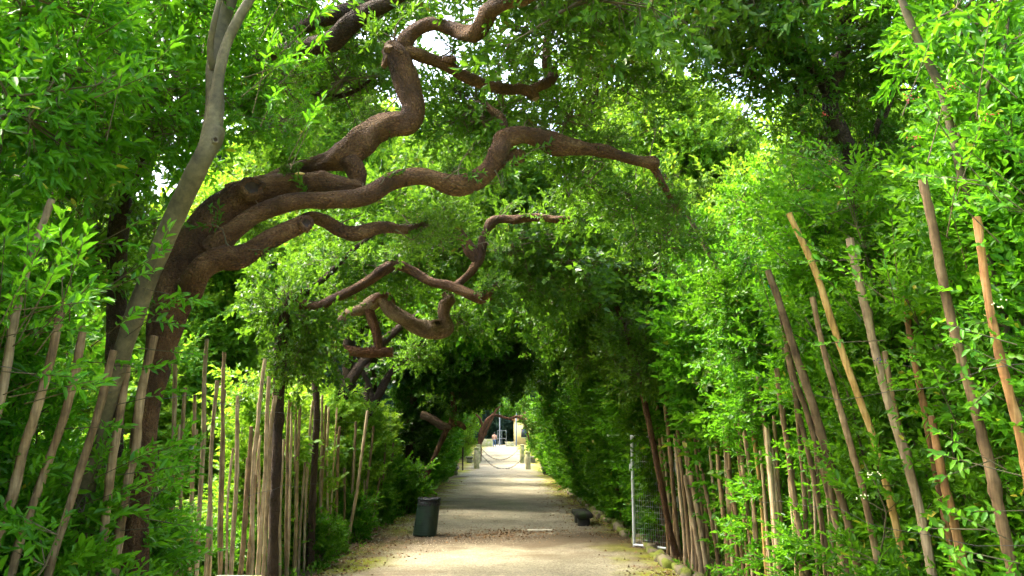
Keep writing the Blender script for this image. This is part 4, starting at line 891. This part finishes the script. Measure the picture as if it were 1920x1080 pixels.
for i, (x, y, h, w, n, cs, lab) in enumerate([
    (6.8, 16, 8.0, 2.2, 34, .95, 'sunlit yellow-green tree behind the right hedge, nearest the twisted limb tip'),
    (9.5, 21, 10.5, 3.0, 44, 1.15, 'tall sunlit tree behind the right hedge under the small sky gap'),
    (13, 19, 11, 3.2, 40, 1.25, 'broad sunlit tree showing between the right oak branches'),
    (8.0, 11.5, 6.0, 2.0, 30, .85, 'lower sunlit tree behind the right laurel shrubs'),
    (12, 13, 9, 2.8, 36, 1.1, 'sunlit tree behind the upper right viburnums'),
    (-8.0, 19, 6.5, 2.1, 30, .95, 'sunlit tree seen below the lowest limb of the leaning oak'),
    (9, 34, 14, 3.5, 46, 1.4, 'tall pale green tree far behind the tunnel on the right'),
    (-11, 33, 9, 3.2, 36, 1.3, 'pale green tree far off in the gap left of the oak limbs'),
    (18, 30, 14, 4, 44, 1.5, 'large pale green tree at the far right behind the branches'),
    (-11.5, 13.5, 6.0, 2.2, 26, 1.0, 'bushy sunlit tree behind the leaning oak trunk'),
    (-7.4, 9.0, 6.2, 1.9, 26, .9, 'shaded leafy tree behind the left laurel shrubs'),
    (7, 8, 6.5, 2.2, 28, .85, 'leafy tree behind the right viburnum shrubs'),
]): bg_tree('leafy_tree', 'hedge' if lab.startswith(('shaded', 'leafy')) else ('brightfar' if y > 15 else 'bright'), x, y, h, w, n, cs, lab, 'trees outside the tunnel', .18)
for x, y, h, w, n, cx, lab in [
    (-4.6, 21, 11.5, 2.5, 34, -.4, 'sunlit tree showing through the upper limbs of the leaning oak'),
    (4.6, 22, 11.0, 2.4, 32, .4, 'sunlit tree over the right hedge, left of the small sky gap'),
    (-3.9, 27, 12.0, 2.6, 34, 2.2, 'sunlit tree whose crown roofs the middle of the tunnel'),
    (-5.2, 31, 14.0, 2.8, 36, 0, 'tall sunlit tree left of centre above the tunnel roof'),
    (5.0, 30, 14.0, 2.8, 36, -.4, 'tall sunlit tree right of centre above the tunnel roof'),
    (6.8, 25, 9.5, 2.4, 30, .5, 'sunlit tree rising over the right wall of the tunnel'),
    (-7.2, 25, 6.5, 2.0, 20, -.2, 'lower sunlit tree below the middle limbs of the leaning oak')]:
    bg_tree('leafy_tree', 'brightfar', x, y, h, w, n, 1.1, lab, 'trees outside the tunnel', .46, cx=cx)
for i, (x, y, h, lab) in enumerate([(-15, 46, 17, 'blue-green cedar in the gap beside the grey trunk'), (-9, 52, 18, 'blue-green cedar behind the left canopy'), (-22, 40, 15, 'blue-green cedar far left behind the laurel'), (14, 52, 19, 'blue-green cedar behind the right sunlit trees'), (25, 45, 17, 'blue-green cedar far right behind the branches')]):
    bg_tree('cedar_tree', 'cedar', x, y, h, 4.2, 42, 1.9, lab, 'cedars far behind', .12)
for i, (x, y) in enumerate([(-7.5, 55), (-7.0, 63), (-7.6, 71), (-7.2, 79), (-7.8, 88), (-7.4, 97), (-8.5, 107), (7.5, 68), (8, 84)]):
    bg_tree('leafy_tree', 'brightfar', x, y, 11.5, 3.4, 26, 1.5, f'tree added to shade the far plaza, {ORD[i if x < 0 else i - 7]} on the {"left" if x < 0 else "right"} beyond the bollards', 'trees added to shade the plaza', .16)  # put in beside the plaza to cast shade on its ground
# dark evergreens closing the plaza
for i, x in enumerate((-14, -9, -4.5, -0.5, 3.5, 8, 13)):
    bg_tree('evergreen_tree', 'cedar', x + crng.uniform(-.5, .5), 126 + crng.uniform(-2, 4), 15 + crng.uniform(-2, 2), 3.8, 36, 2.1, f'dark evergreen at the far end of the path, {ORD[i]} from the left', 'evergreens beyond the plaza', .04)

# ------------------------------------------------------------------ stakes
def stake(px_pts, side, w, mk, xbase=2.78):
    if side < 0 and 80 < px_pts[-1][0] < 260: xbase = 2.55
    """px_pts from top to bottom; stands on the hedge line"""
    bx, by = px_pts[-1]
    d = None
    for it in range(240):                       # depth where the bottom pixel meets the hedge line
        dd = 3.2 + it * .2; x = P(bx, by, dd).x
        if abs(x) >= xbase: d = dd; break
    if d is None: d = 26
    pts = [P(a, b, d) for a, b in px_pts]
    low = pts[-1]; prev = pts[-2]
    g = gz(low.x, d)
    if low.z > g - .1:
        sl = (low - prev) / max(.05, (prev.z - low.z)); low2 = low + sl * min(2.5, (low.z - g + .12)) * 1.0
        low2.z = g - .12; low2.x = low.x + (low2.x - low.x) * .6; pts.append(low2)
    pts = pts[::-1]; base = Vector((pts[0].x, d, g)); r = w * .43 * d / FPX
    rs = random.Random(int(abs(bx * 7 + by))); mb = MB(); n = len(pts)
    tube(mb, [p - base for p in pts], [r * (1.08 - .2 * k / (n - 1)) * rs.uniform(.92, 1.08) for k in range(n)], .06, 9, .11, int(abs(bx)), capm=1, wob=.02)
    o = mb.build('wooden_stake', [M[mk], M['cutwood']], None, True, base)
    o['px'] = px_pts[0][1]
    return o, d, mk, (pts[-1] - base).z
rr = random.Random(3)
LSX = []
for k in range(20):
    x = 335 + k * 19 + rr.uniform(-7, 7); yb = min(1085, 1085 - (x - 560) * .45); h = rr.uniform(720, 860) + (x - 335) * .12
    LSX.append(([(x + rr.uniform(2, 16), h), (x + 4, h * .5 + yb * .5), (x, yb)], rr.uniform(5.5, 8) * (1 - (x - 335) / 1000), rr.choice(['stake_brown', 'stake_pale', 'stake_pale'])))
LS = [stake(a, -1, w, mk) for a, w, mk in LSX + [
    ([(95, 372), (62, 460), (38, 530), (20, 610), (0, 750), (-60, 1000)], 18, 'stake_pale'),
    ([(108, 585), (92, 695), (66, 790), (48, 840), (28, 925), (-5, 1030)], 21, 'stake_brown'),
    ([(155, 612), (130, 745), (90, 870), (58, 965), (22, 1085)], 19, 'stake_brown'),
    ([(212, 655), (186, 752), (156, 852), (122, 970), (88, 1090)], 18, 'stake_brown'),
    ([(248, 600), (240, 700), (216, 850), (184, 1085)], 17, 'stake_brown'),
    ([(288, 628), (266, 740), (256, 850), (240, 910), (213, 1085)], 20, 'stake_brown'),
    ([(325, 635), (326, 720), (318, 1085)], 9, 'stake_brown'),
    ([(331, 660), (328, 740), (324, 1085)], 8, 'stake_brown'),
    ([(348, 728), (343, 800), (338, 1085)], 8, 'stake_brown'),
    ([(367, 740), (361, 890), (352, 1085)], 9, 'stake_brown'),
    ([(389, 635), (381, 820), (365, 1085)], 10, 'stake_pale'),
    ([(407, 715), (400, 830), (385, 1085)], 9, 'stake_pale'),
    ([(422, 660), (420, 760), (410, 1085)], 9, 'stake_brown'),
    ([(447, 742), (444, 850), (432, 1085)], 9, 'stake_pale'),
    ([(470, 800), (463, 900), (450, 1085)], 10, 'stake_brown'),
    ([(480, 890), (466, 1085)], 9, 'stake_brown'),
    ([(497, 672), (486, 780), (476, 870), (470, 1085)], 9, 'stake_pale'),
    ([(506, 705), (498, 850), (482, 1085)], 10, 'stake_pale'),
    ([(516, 630), (513, 700), (508, 1085)], 8, 'stake_pale'),
    ([(518, 740), (506, 830), (493, 1085)], 9, 'stake_pale'),
    ([(543, 750), (540, 850), (534, 1085)], 7, 'stake_brown'),
    ([(547, 752), (544, 850), (540, 1075)], 6, 'stake_pale'),
    ([(563, 760), (556, 930), (552, 1070)], 8, 'stake_brown'),
    ([(586, 750), (579, 830), (570, 1060)], 6, 'stake_pale'),
    ([(594, 730), (592, 800), (584, 1060)], 6, 'stake_pale'),
    ([(606, 740), (602, 850), (598, 1050)], 6, 'stake_pale'),
    ([(617, 762), (615, 830), (612, 1045)], 6, 'stake_pale'),
    ([(638, 800), (632, 900), (628, 1035)], 7, 'stake_brown'),
    ([(690, 770), (676, 870), (662, 960), (650, 1030)], 7, 'stake_pale'),
    ([(668, 790), (662, 900), (655, 1025)], 6, 'stake_brown'),
    ([(700, 800), (690, 900), (680, 1000)], 6, 'stake_brown'),
    ([(722, 830), (716, 920), (712, 990)], 5, 'stake_brown'),
    ([(738, 830), (734, 900), (730, 975)], 5, 'stake_brown')]]
RSP = [
    ([(1725, 340), (1770, 540), (1830, 760), (1866, 900), (1902, 1085)], 23, 'stake_brown'),
    ([(1830, 405), (1846, 540), (1876, 690), (1914, 850), (1960, 1085)], 20, 'stake_orange'),
    ([(1592, 445), (1615, 540), (1652, 690), (1702, 870), (1746, 1085)], 19, 'stake_pale'),
    ([(1481, 400), (1528, 500), (1562, 600), (1612, 750), (1642, 850), (1702, 1085)], 15, 'stake_yellow'),
    ([(1437, 505), (1462, 570), (1500, 690), (1534, 790), (1582, 950), (1612, 1085)], 17, 'stake_brown'),
    ([(1462, 590), (1490, 700), (1526, 810), (1590, 1085)], 12, 'stake_brown'),
    ([(1474, 652), (1494, 760), (1515, 860), (1560, 1085)], 12, 'stake_brown'),
    ([(1525, 555), (1546, 660), (1582, 800), (1622, 950), (1652, 1085)], 14, 'stake_brown'),
    ([(1748, 780), (1775, 900), (1812, 1085)], 19, 'stake_orange'),
    ([(1697, 525), (1712, 640), (1760, 900), (1790, 1085)], 15, 'stake_orange'),
    ([(1660, 660), (1700, 860), (1750, 1085)], 15, 'stake_brown'),
    ([(1395, 808), (1412, 950), (1424, 1085)], 11, 'stake_pale'),
    ([(1412, 815), (1428, 950), (1440, 1085)], 10, 'stake_yellow'),
    ([(1437, 800), (1452, 950), (1466, 1085)], 12, 'stake_pale'),
    ([(1390, 830), (1402, 960), (1414, 1085)], 10, 'stake_brown'),
    ([(1458, 690), (1480, 860), (1504, 1085)], 12, 'stake_brown'),
    ([(1478, 880), (1500, 1000), (1516, 1085)], 12, 'stake_brown'),
    ([(1345, 870), (1360, 980), (1372, 1085)], 10, 'stake_brown'),
    ([(1365, 880), (1382, 980), (1394, 1085)], 10, 'stake_brown'),
    ([(1296, 885), (1312, 980), (1328, 1085)], 11, 'stake_pale'),
    ([(1285, 890), (1300, 980), (1316, 1080)], 11, 'stake_pale'),
    ([(1320, 890), (1336, 990), (1350, 1085)], 9, 'stake_brown'),
    ([(1270, 800), (1282, 930), (1296, 1065)], 8, 'stake_brown'),
    ([(1248, 770), (1262, 900), (1276, 1055)], 8, 'stake_brown'),
    ([(1238, 780), (1250, 900), (1262, 1045)], 8, 'stake_pale'),
    ([(1228, 790), (1236, 900), (1246, 1035)], 7, 'stake_brown'),
    ([(1540, 840), (1566, 980), (1588, 1085)], 12, 'stake_brown'),
    ([(1352, 690), (1368, 850), (1384, 1085)], 8, 'stake_brown'),
    ([(1376, 700), (1390, 850), (1404, 1085)], 8, 'stake_brown'),
    ([(1420, 700), (1440, 880), (1458, 1085)], 9, 'stake_pale'),
    ([(1208, 830), (1216, 930), (1222, 1015)], 7, 'stake_brown'),
    ([(1150, 850), (1160, 920), (1166, 985)], 7, 'stake_brown'),
    ([(1128, 840), (1134, 900), (1138, 968)], 5, 'stake_brown'),
]
for k in range(26):
    x = 1262 + k * 12.5 + rr.uniform(-8, 8); h = rr.uniform(720, 900)
    RSP.append(([(x - (1085 - h) * .075, h), (x - 8, 960), (x, 1085)], rr.uniform(6.5, 10), rr.choice(['stake_brown', 'stake_brown', 'stake_pale'])))
for k in range(9):
    x = 1060 + k * 16 + rr.uniform(-4, 4); yb = 832 + (x - 938) * .655; h = yb - rr.uniform(90, 150) * (x - 938) / 250 - 20
    RSP.append(([(x - (yb - h) * .06, h), (x, yb)], 3.5 + (x - 1060) * .02, rr.choice(['stake_brown', 'stake_pale'])))
RS = [stake(a, 1, w, mk) for a, w, mk in RSP]
TONE = dict(stake_brown='brown', stake_pale='pale weathered', stake_yellow='yellowish', stake_orange='orange-brown')
for row, side in ((LS, 'left'), (RS, 'right')):
    for i, (o, d, mk, h) in enumerate(sorted(row, key=lambda q: (q[1], abs(q[0].location.x)))):
        tag(o, f'{TONE[mk]} wooden stake standing in the {side} hedge row, {ordinal(i)} from the camera', 'stake', f'wooden stakes of the {side} hedge')
        del o['px']
# wires strung along the stakes
for s, side in ((-1, 'left'), (1, 'right')):
    for z, nm in ((1.25, 'lower'), (2.15, 'upper')):
        mb = MB(); pts = [Vector((s * (2.74 - .16 * (z - 1)) + .02 * math.sin(y * 3), y, z + .03 * math.sin(y * 1.9) + .02 * math.sin(y * 4.7))) for y in np.arange(3.5, 16, .5)]
        tube(mb, pts, [.0022] * len(pts), .25, 5)
        tag(mb.build('fence_wire', M['wire']), f'{nm} thin dark wire strung along the {side} row of stakes', 'wire')
mb = MB(); a = P(1440, 535, 8.75); b = P(1492, 660, 8.75)
tube(mb, [a, a.lerp(b, .3) + Vector((.03, -.02, .02)), a.lerp(b, .6) + Vector((.02, -.03, 0)), b, b.lerp(a, .5) + Vector((-.03, -.03, 0)), a + Vector((.02, -.04, -.05))], [.005] * 6, .05, 6)
tag(mb.build('twine', M['twine'], loc=(0, 0, 0)), 'teal twine looped round a leaning stake in the right hedge', 'twine')

# ------------------------------------------------------------------ path furniture
# trash bin
bt = empty('trash_bin', (P(796, 998, 17.3).x, 17.3, .03)); tag(bt, 'dark green trash bin with black bag standing on the left verge', 'trash bin')
mb = MB(); prof = [(.001, 0), (.225, 0)]
for k in range(14):
    z = .02 + k * .045; r0 = .23 - .016 * k / 14
    prof += [(r0, z), (r0 + .003, z + .012), (r0 + .003, z + .024), (r0, z + .036)]
prof += [(.214, .66), (.20, .66), (.19, .3)]
bt.rotation_euler = (0, .035, 0)
lathe(mb, prof, 28, shear=.085); mb.build('body', M['bin_green'], bt, True)
mb = MB(); rs = np.random.RandomState(4); prof = [(.214, .58), (.219, .60), (.216, .64), (.220, .67), (.222, .70), (.215, .722), (.200, .715), (.19, .60), (.15, .45), (.01, .40)]
lathe(mb, prof, 36, shear=.085); mb.v[0][:, :2] *= 1 + .03 * rs.randn(len(mb.v[0]))[:, None]; mb.v[0][:, 2] += .012 * rs.randn(len(mb.v[0])); mb.build('bag', M['bag'], bt, True)
mb = MB(); th = np.linspace(0, 2 * PI, 25); tube(mb, [(.224 * math.cos(t) + .06, .224 * math.sin(t), .70) for t in th], [.010] * 25, .05, 8, cap=False); mb.build('rim', M['bin_green'], bt, True)

# stone benches
def bench(x, y0, L, h, w, mk, label):
    t = empty('stone_bench', (x, y0 + L / 2, gz(x, y0) + .0)); tag(t, label, 'bench', 'stone benches along the verges')
    mb = MB(); box(mb, (-w / 2, -L / 2, h - .13), (w / 2, L / 2, h), .03); mb.v[0] = mb.v[0] + np.random.RandomState(int(y0)).randn(*mb.v[0].shape) * .006; mb.build('seat', M[mk], t)
    for q in (-L / 2 + .22, L / 2 - .22):
        mb = MB(); box(mb, (-w * .34, q - .13, -.05), (w * .34, q + .13, h - .131), .025); mb.build('leg', M[mk], t)
bench(P(1092, 978, 19.7).x, 19.2, 1.2, .32, .38, 'stone_dark', 'dark mossy stone bench on the right verge, nearer than the bollards')
bench(-2.60, 7.5, 1.5, .50, .54, 'stone_pale', 'pale lichen-covered stone bench at the bottom edge, left of the path')
bench(P(852, 888, 46).x, 45.4, 1.3, .42, .44, 'stone', 'stone bench on the left verge just before the bollards')
bench(P(1024, 888, 46).x, 45.4, 1.3, .42, .44, 'stone_dark', 'stone bench on the right verge just before the bollards')
bench(P(880, 862, 61).x, 60.6, 1.3, .45, .5, 'stone', 'stone bench on the left, beyond the bollards')
bench(P(999, 862, 61).x, 60.6, 1.3, .45, .5, 'stone', 'stone bench on the right, beyond the bollards')

# flat slab lying across the gravel
mb = MB(); box(mb, (-.26, -.045, -.02), (.26, .045, .028), .01)
o = mb.build('stone_slab', M['slab']); c = P(1012, 990, 18.2); o.location = (c.x, 18.2, .033); o.rotation_euler = (0, 0, .04); tag(o, 'narrow pale slab lying flat on the gravel, right of centre', 'slab')

# bollards and chains
def bollard(px, d, h, r, label):
    b = base_of(px, d); t = empty('bollard', b); tag(t, label, 'bollard', 'bollards across the path')
    mb = MB(); lathe(mb, [(r * 1.05, -.1), (r * 1.04, .05), (r, .4), (r * .97, h - .12), (r * .9, h - .11)], 14); mb.build('shaft', M['post'], t, True)
    mb = MB(); lathe(mb, [(r * .9, h - .112), (r * 1.04, h - .10), (r * 1.04, h - .03), (r * .85, h), (.01, h + .015)], 14); mb.build('cap', M['post'], t, True)
    return b, h
b1 = bollard(894, 52, 1.3, .165, 'left weathered round bollard of the nearer pair, chain hanging from it')
b2 = bollard(990, 52, 1.05, .155, 'right weathered round bollard of the nearer pair')
b3 = bollard(979, 60, 1.3, .155, 'right bollard of the farther pair')
b4 = bollard(897, 60, 1.3, .155, 'left bollard of the farther pair')
def chain(a, b, sag, label):
    t = empty('chain', a); tag(t, label, 'chain', 'chains between the bollards')
    n = int((b - a).length / .085); mb0 = MB(); th = np.linspace(0, 2 * PI, 9)
    tube(mb0, [(.06 * math.cos(q), 0, .035 * math.sin(q)) for q in th], [.013] * 9, .03, 5, cap=False); me = mb0.mesh('chain_link', M['chain'])
    for i in range(n):
        f = (i + .5) / n; p = (b - a) * f; p.z -= sag * 4 * f * (1 - f)
        o = link('link', me, t, p); sl = (b.z - a.z - sag * 4 * (1 - 2 * f)) / (b - a).length
        o.rotation_euler = Vector((b.x - a.x, b.y - a.y, sl * (b - a).length)).to_track_quat('X', 'Z').to_euler(); o.rotation_euler.rotate_axis('X', PI / 2 * (i % 2))
chain(b4[0] + Vector((.16, 0, 1.1)), b3[0] + Vector((-.16, 0, 1.1)), .85, 'iron chain sagging between the farther pair of bollards')
chain(b1[0] + Vector((.16, 0, 1.05)), b2[0] + Vector((-.16, 0, .85)), .92, 'iron chain drooping almost to the ground between the nearer bollards')
mb = MB(); tube(mb, [(0, 0, -.1), (0, 0, 1.35)], [.045, .04], .3, 8); tag(mb.build('post', M['bark_dark'], None, True, base_of(868, 50)), 'thin dark post left of the bollards', 'post')

# wire gate standing ajar on the right
g = empty('wire_gate', (P(1189, 1018, 15.3).x, 15.3, .03)); tag(g, 'white-framed wire mesh gate standing ajar in the right hedge', 'gate')
far = Vector((.62, -.75, 0)); Z = Vector((0, 0, 1)); H = 1.92
def bar(nm, a, b, r, mk='white_metal'):
    mb = MB(); tube(mb, [a, b], [r, r], .3, 10); return mb.build(nm, M[mk], g, True)
bar('frame_post', Z * 0, Z * H, .024); bar('frame_post', far, far + Z * H, .024)
bar('frame_rail', Z * .05, far + Z * .05, .022); bar('frame_rail', Z * (H - .02), far + Z * (H - .02), .022)
bar('hinge', Z * 1.3 - far * .03, Z * 1.42 - far * .03, .035)
mb = MB()
for k in range(1, 20):
    q = far * (k / 20); tube(mb, [q + Z * .06, q + Z * (H - .03)], [.0017] * 2, 1, 4, cap=False)
for k in range(1, 20):
    z = Z * (.05 + k * .094); tube(mb, [z, far + z], [.0017] * 2, 1, 4, cap=False)
tag(mb.build('wire_mesh', M['meshwire'], g), kind='stuff')

# ------------------------------------------------------------------ far end of the path
def flat_base(px, d): b = base_of(px, d); b.z += .012; return b
b = flat_base(927, 104); pt = empty('person', b); tag(pt, 'person in a pinkish shirt and blue trousers walking away, seen from behind', 'person')
mb = MB()
sk = [((0, 0, .93), .14), ((0, 0, 1.1), .13), ((0, .01, 1.3), .165), ((0, .0, 1.45), .12), ((0, 0, 1.52), .06), ((0, .01, 1.6), .085), ((0, .01, 1.7), .085),
      ((-.2, 0, 1.42), .065), ((-.27, .02, 1.16), .05), ((-.25, .10, .92), .04), ((.2, 0, 1.42), .065), ((.27, .02, 1.16), .05), ((.25, .10, .92), .04),
      ((-.1, 0, .86), .1), ((-.11, .04, .48), .07), ((-.11, -.04, .08), .05), ((-.12, .1, .04), .045), ((.1, 0, .86), .1), ((.11, .07, .5), .07), ((.11, .10, .08), .05), ((.12, .24, .04), .045)]
ed = [(0, 1), (1, 2), (2, 3), (3, 4), (4, 5), (5, 6), (3, 7), (7, 8), (8, 9), (3, 10), (10, 11), (11, 12), (0, 13), (13, 14), (14, 15), (15, 16), (0, 17), (17, 18), (18, 19), (19, 20)]
me = bpy.data.meshes.new('body'); me.from_pydata([s[0] for s in sk], ed, []); o = link('body', me, pt)
md = o.modifiers.new('skin', 'SKIN'); sm = o.modifiers.new('sub', 'SUBSURF'); sm.levels = sm.render_levels = 1
for sv, s in zip(me.skin_vertices[0].data, sk): sv.radius = (s[1], s[1] * .8)
me.skin_vertices[0].data[0].use_root = True
me.materials.append(M['skin'])
def garment(nm, idx, edges, grow, mk):
    me = bpy.data.meshes.new(nm); me.from_pydata([sk[i][0] for i in idx], [(idx.index(a), idx.index(c)) for a, c in edges], []); o = link(nm, me, pt)
    o.modifiers.new('skin', 'SKIN'); q = o.modifiers.new('sub', 'SUBSURF'); q.levels = q.render_levels = 1
    for sv, i in zip(me.skin_vertices[0].data, idx): sv.radius = (sk[i][1] + grow, sk[i][1] * .8 + grow)
    me.skin_vertices[0].data[0].use_root = True; me.materials.append(M[mk])
garment('shirt', [1, 2, 3, 7, 8, 10, 11], [(1, 2), (2, 3), (3, 7), (7, 8), (3, 10), (10, 11)], .025, 'shirt')
garment('trousers', [0, 13, 14, 15, 17, 18, 19], [(0, 13), (13, 14), (14, 15), (0, 17), (17, 18), (18, 19)], .022, 'jeans')
mb = MB(); lathe(mb, [(.06, 1.6), (.095, 1.63), (.108, 1.7), (.095, 1.76), (.05, 1.8), (.01, 1.81)], 12, (0, -.005, 0)); mb.build('hair', M['hair'], pt, True)
# lamp post
b = flat_base(937, 112); t = empty('lamp_post', b); tag(t, 'tall thin grey lamp post at the far end of the path', 'lamp post')
mb = MB(); lathe(mb, [(.12, -.1), (.12, .5), (.07, .6), (.05, 6.5), (.01, 6.52)], 10); mb.build('pole', M['pole'], t, True)
mb = MB(); lathe(mb, [(.05, 6.5), (.28, 6.6), (.2, 6.9), (.02, 7.0)], 10); mb.build('lamp_head', M['pole'], t, True)
b = flat_base(968, 110); mb = MB(); lathe(mb, [(.1, -.1), (.09, 4.5), (.01, 4.52)], 10); tag(mb.build('pole', M['pole'], None, True, b), 'thin pale pole right of the far lamp post', 'pole')
# railing behind the person
b = flat_base(941, 108); t = empty('railing', b); tag(t, 'small metal railing frame beside the walking person', 'railing')
for x in (-.55, 0, .55): mb = MB(); tube(mb, [(x, 0, -.05), (x, 0, 2.0)], [.03, .03], .5, 8); mb.build('upright', M['pole'], t, True)
for z in (1.0, 1.98): mb = MB(); tube(mb, [(-.55, 0, z), (.55, 0, z)], [.028, .028], .5, 8); mb.build('rail', M['pole'], t, True)
# low stone walls at the plaza edge
for px, wid, lab in ((913, 1.5, 'low stone wall left of the walking person'), (956, 1.1, 'low stone wall right of the walking person')):
    b = flat_base(px, 109); t = empty('stone_wall', b); tag(t, lab, 'wall')
    mb = MB(); box(mb, (-wid / 2, -.25, -.1), (wid / 2, .25, .8 if px < 930 else .45), .04); mb.build('body', M['stone_pale'], t)
    mb = MB(); zt = .8 if px < 930 else .45; box(mb, (-wid / 2 - .06, -.31, zt + .002), (wid / 2 + .06, .31, zt + .12), .03); mb.build('coping', M['stone_pale'], t)
# yellow building far right
b = flat_base(985, 121); t = empty('house', b); tag(t, 'small yellow plastered house at the far end of the path, right', 'building')
mb = MB(); box(mb, (-1.6, -.5, -.1), (5, 4.5, 3.4)); mb.build('wall', M['render_yellow'], t)
mb = MB(); mb.add([(-1.9, -.8, 3.4), (5.3, -.8, 3.4), (5.3, 4.8, 3.4), (-1.9, 4.8, 3.4), (-.2, 2, 4.7), (3.6, 2, 4.7)], [np.array([(0, 1, 5, 4), (2, 3, 4, 5), (0, 3, 2, 1)]), np.array([(1, 2, 5), (3, 0, 4)])]); mb.build('roof', M['rooftile'], t)
for x in (-.2, 2.2):
    mb = MB(); box(mb, (x - .4, -.53, 1.0), (x + .4, -.502, 2.2)); w = mb.build('window', M['windowglass'], t)
    mb = MB(); box(mb, (x - .5, -.58, .9), (x + .5, -.503, .998)); mb.build('sill', M['stone_pale'], w)

# ------------------------------------------------------------------ stuff on the ground
rs = np.random.RandomState(77)
n = 9000; y = 10.5 + 22 * rs.rand(n) ** 1.8; x = rs.uniform(-2.5, 2.5, n); s = rs.uniform(.006, .016, n)
v0 = np.array([(1, 0, 0), (-1, 0, 0), (0, 1, 0), (0, -1, 0), (0, 0, .7), (0, 0, -.7)]); f0 = np.array([(0, 2, 4), (2, 1, 4), (1, 3, 4), (3, 0, 4), (2, 0, 5), (1, 2, 5), (3, 1, 5), (0, 3, 5)])
V = v0[None] * s[:, None, None] * rs.uniform(.6, 1.3, (n, 6, 3)) + np.stack([x, y, ground_z(x, y) + .035], -1)[:, None]
mb = MB(); mb.add(V.reshape(-1, 3), ((np.arange(n) * 6)[:, None, None] + f0[None]).reshape(-1, 3)); tag(mb.build('gravel_stones', M['pebble']), 'loose tan pebbles scattered over the gravel path', 'gravel', kind='stuff')
n = 5200; y = 10 + 30 * rs.rand(n) ** 1.6; sd = np.sign(rs.randn(n)); x = sd * np.clip(2.6 - np.abs(rs.randn(n)) * .55, 0, 3.6); k = rs.rand(n) < .16; x[k] = .2 + rs.randn(k.sum()) * .7; y[k] = 17.6 + rs.randn(k.sum()) * .5 + .3 * np.sin(x[k] * 2)
k2 = rs.rand(n) < .25; x[k2] = sd[k2] * rs.uniform(2.5, 3.6, k2.sum())
lv, lf = leaf_shape(.45, .15, .2, True); az = rs.rand(n) * 6.28; s = rs.uniform(.035, .07, n); c, q = np.cos(az), np.sin(az); ti = rs.randn(n) * .35
fr = np.stack([np.stack([c, q, ti], -1), np.stack([-q, c, ti * .5], -1), np.stack([-ti * c, -ti * q, np.ones(n)], -1)], -1)
V = np.einsum('nij,vj->nvi', fr, lv) * s[:, None, None] + np.stack([x, y, ground_z(x, y) + .042], -1)[:, None]
mb = MB(); mb.add(V.reshape(-1, 3), ((np.arange(n) * 4)[:, None, None] + lf[0][None]).reshape(-1, 3)); tag(mb.build('leaf_litter', M['litter']), 'dry brown leaves lying on the path and under the hedges', 'leaf litter', kind='stuff')
# ground cover: weeds along both verges and in the open ground outside
mb = MB(); n = 2600; sd = np.sign(rs.randn(n)); x = sd * rs.uniform(2.5, 3.9, n); y = 6 + 40 * rs.rand(n) ** 1.3
kk = ~((x > 0) & (y > 12.8) & (y < 16) & (x < 3.0)); x, y = x[kk], y[kk]; n = len(x)
d = rs.randn(n, 3) * .5 + np.array((0, 0, 1)); emit(mb, 'hedge', np.stack([x, y, ground_z(x, y) - .02], -1), frames_from(d, rs), rs.uniform(.5, 1.1, n), rs, True)
tag(mb.build('verge_weeds', M['weed']), 'low green weeds growing along both verges', 'weeds', kind='stuff')
mb = MB(); n = 9000; x = -rs.uniform(3.6, 12, n); y = rs.uniform(7, 26, n); d = rs.randn(n, 3) * .35 + np.array((0, 0, 1)); emit(mb, 'cedar', np.stack([x, y, np.full(n, -.02)], -1), frames_from(d, rs), rs.uniform(.8, 1.6, n), rs, True, 1.4)
tag(mb.build('grass', M['weed']), 'long green grass in the open ground outside the left row', 'grass', kind='stuff')
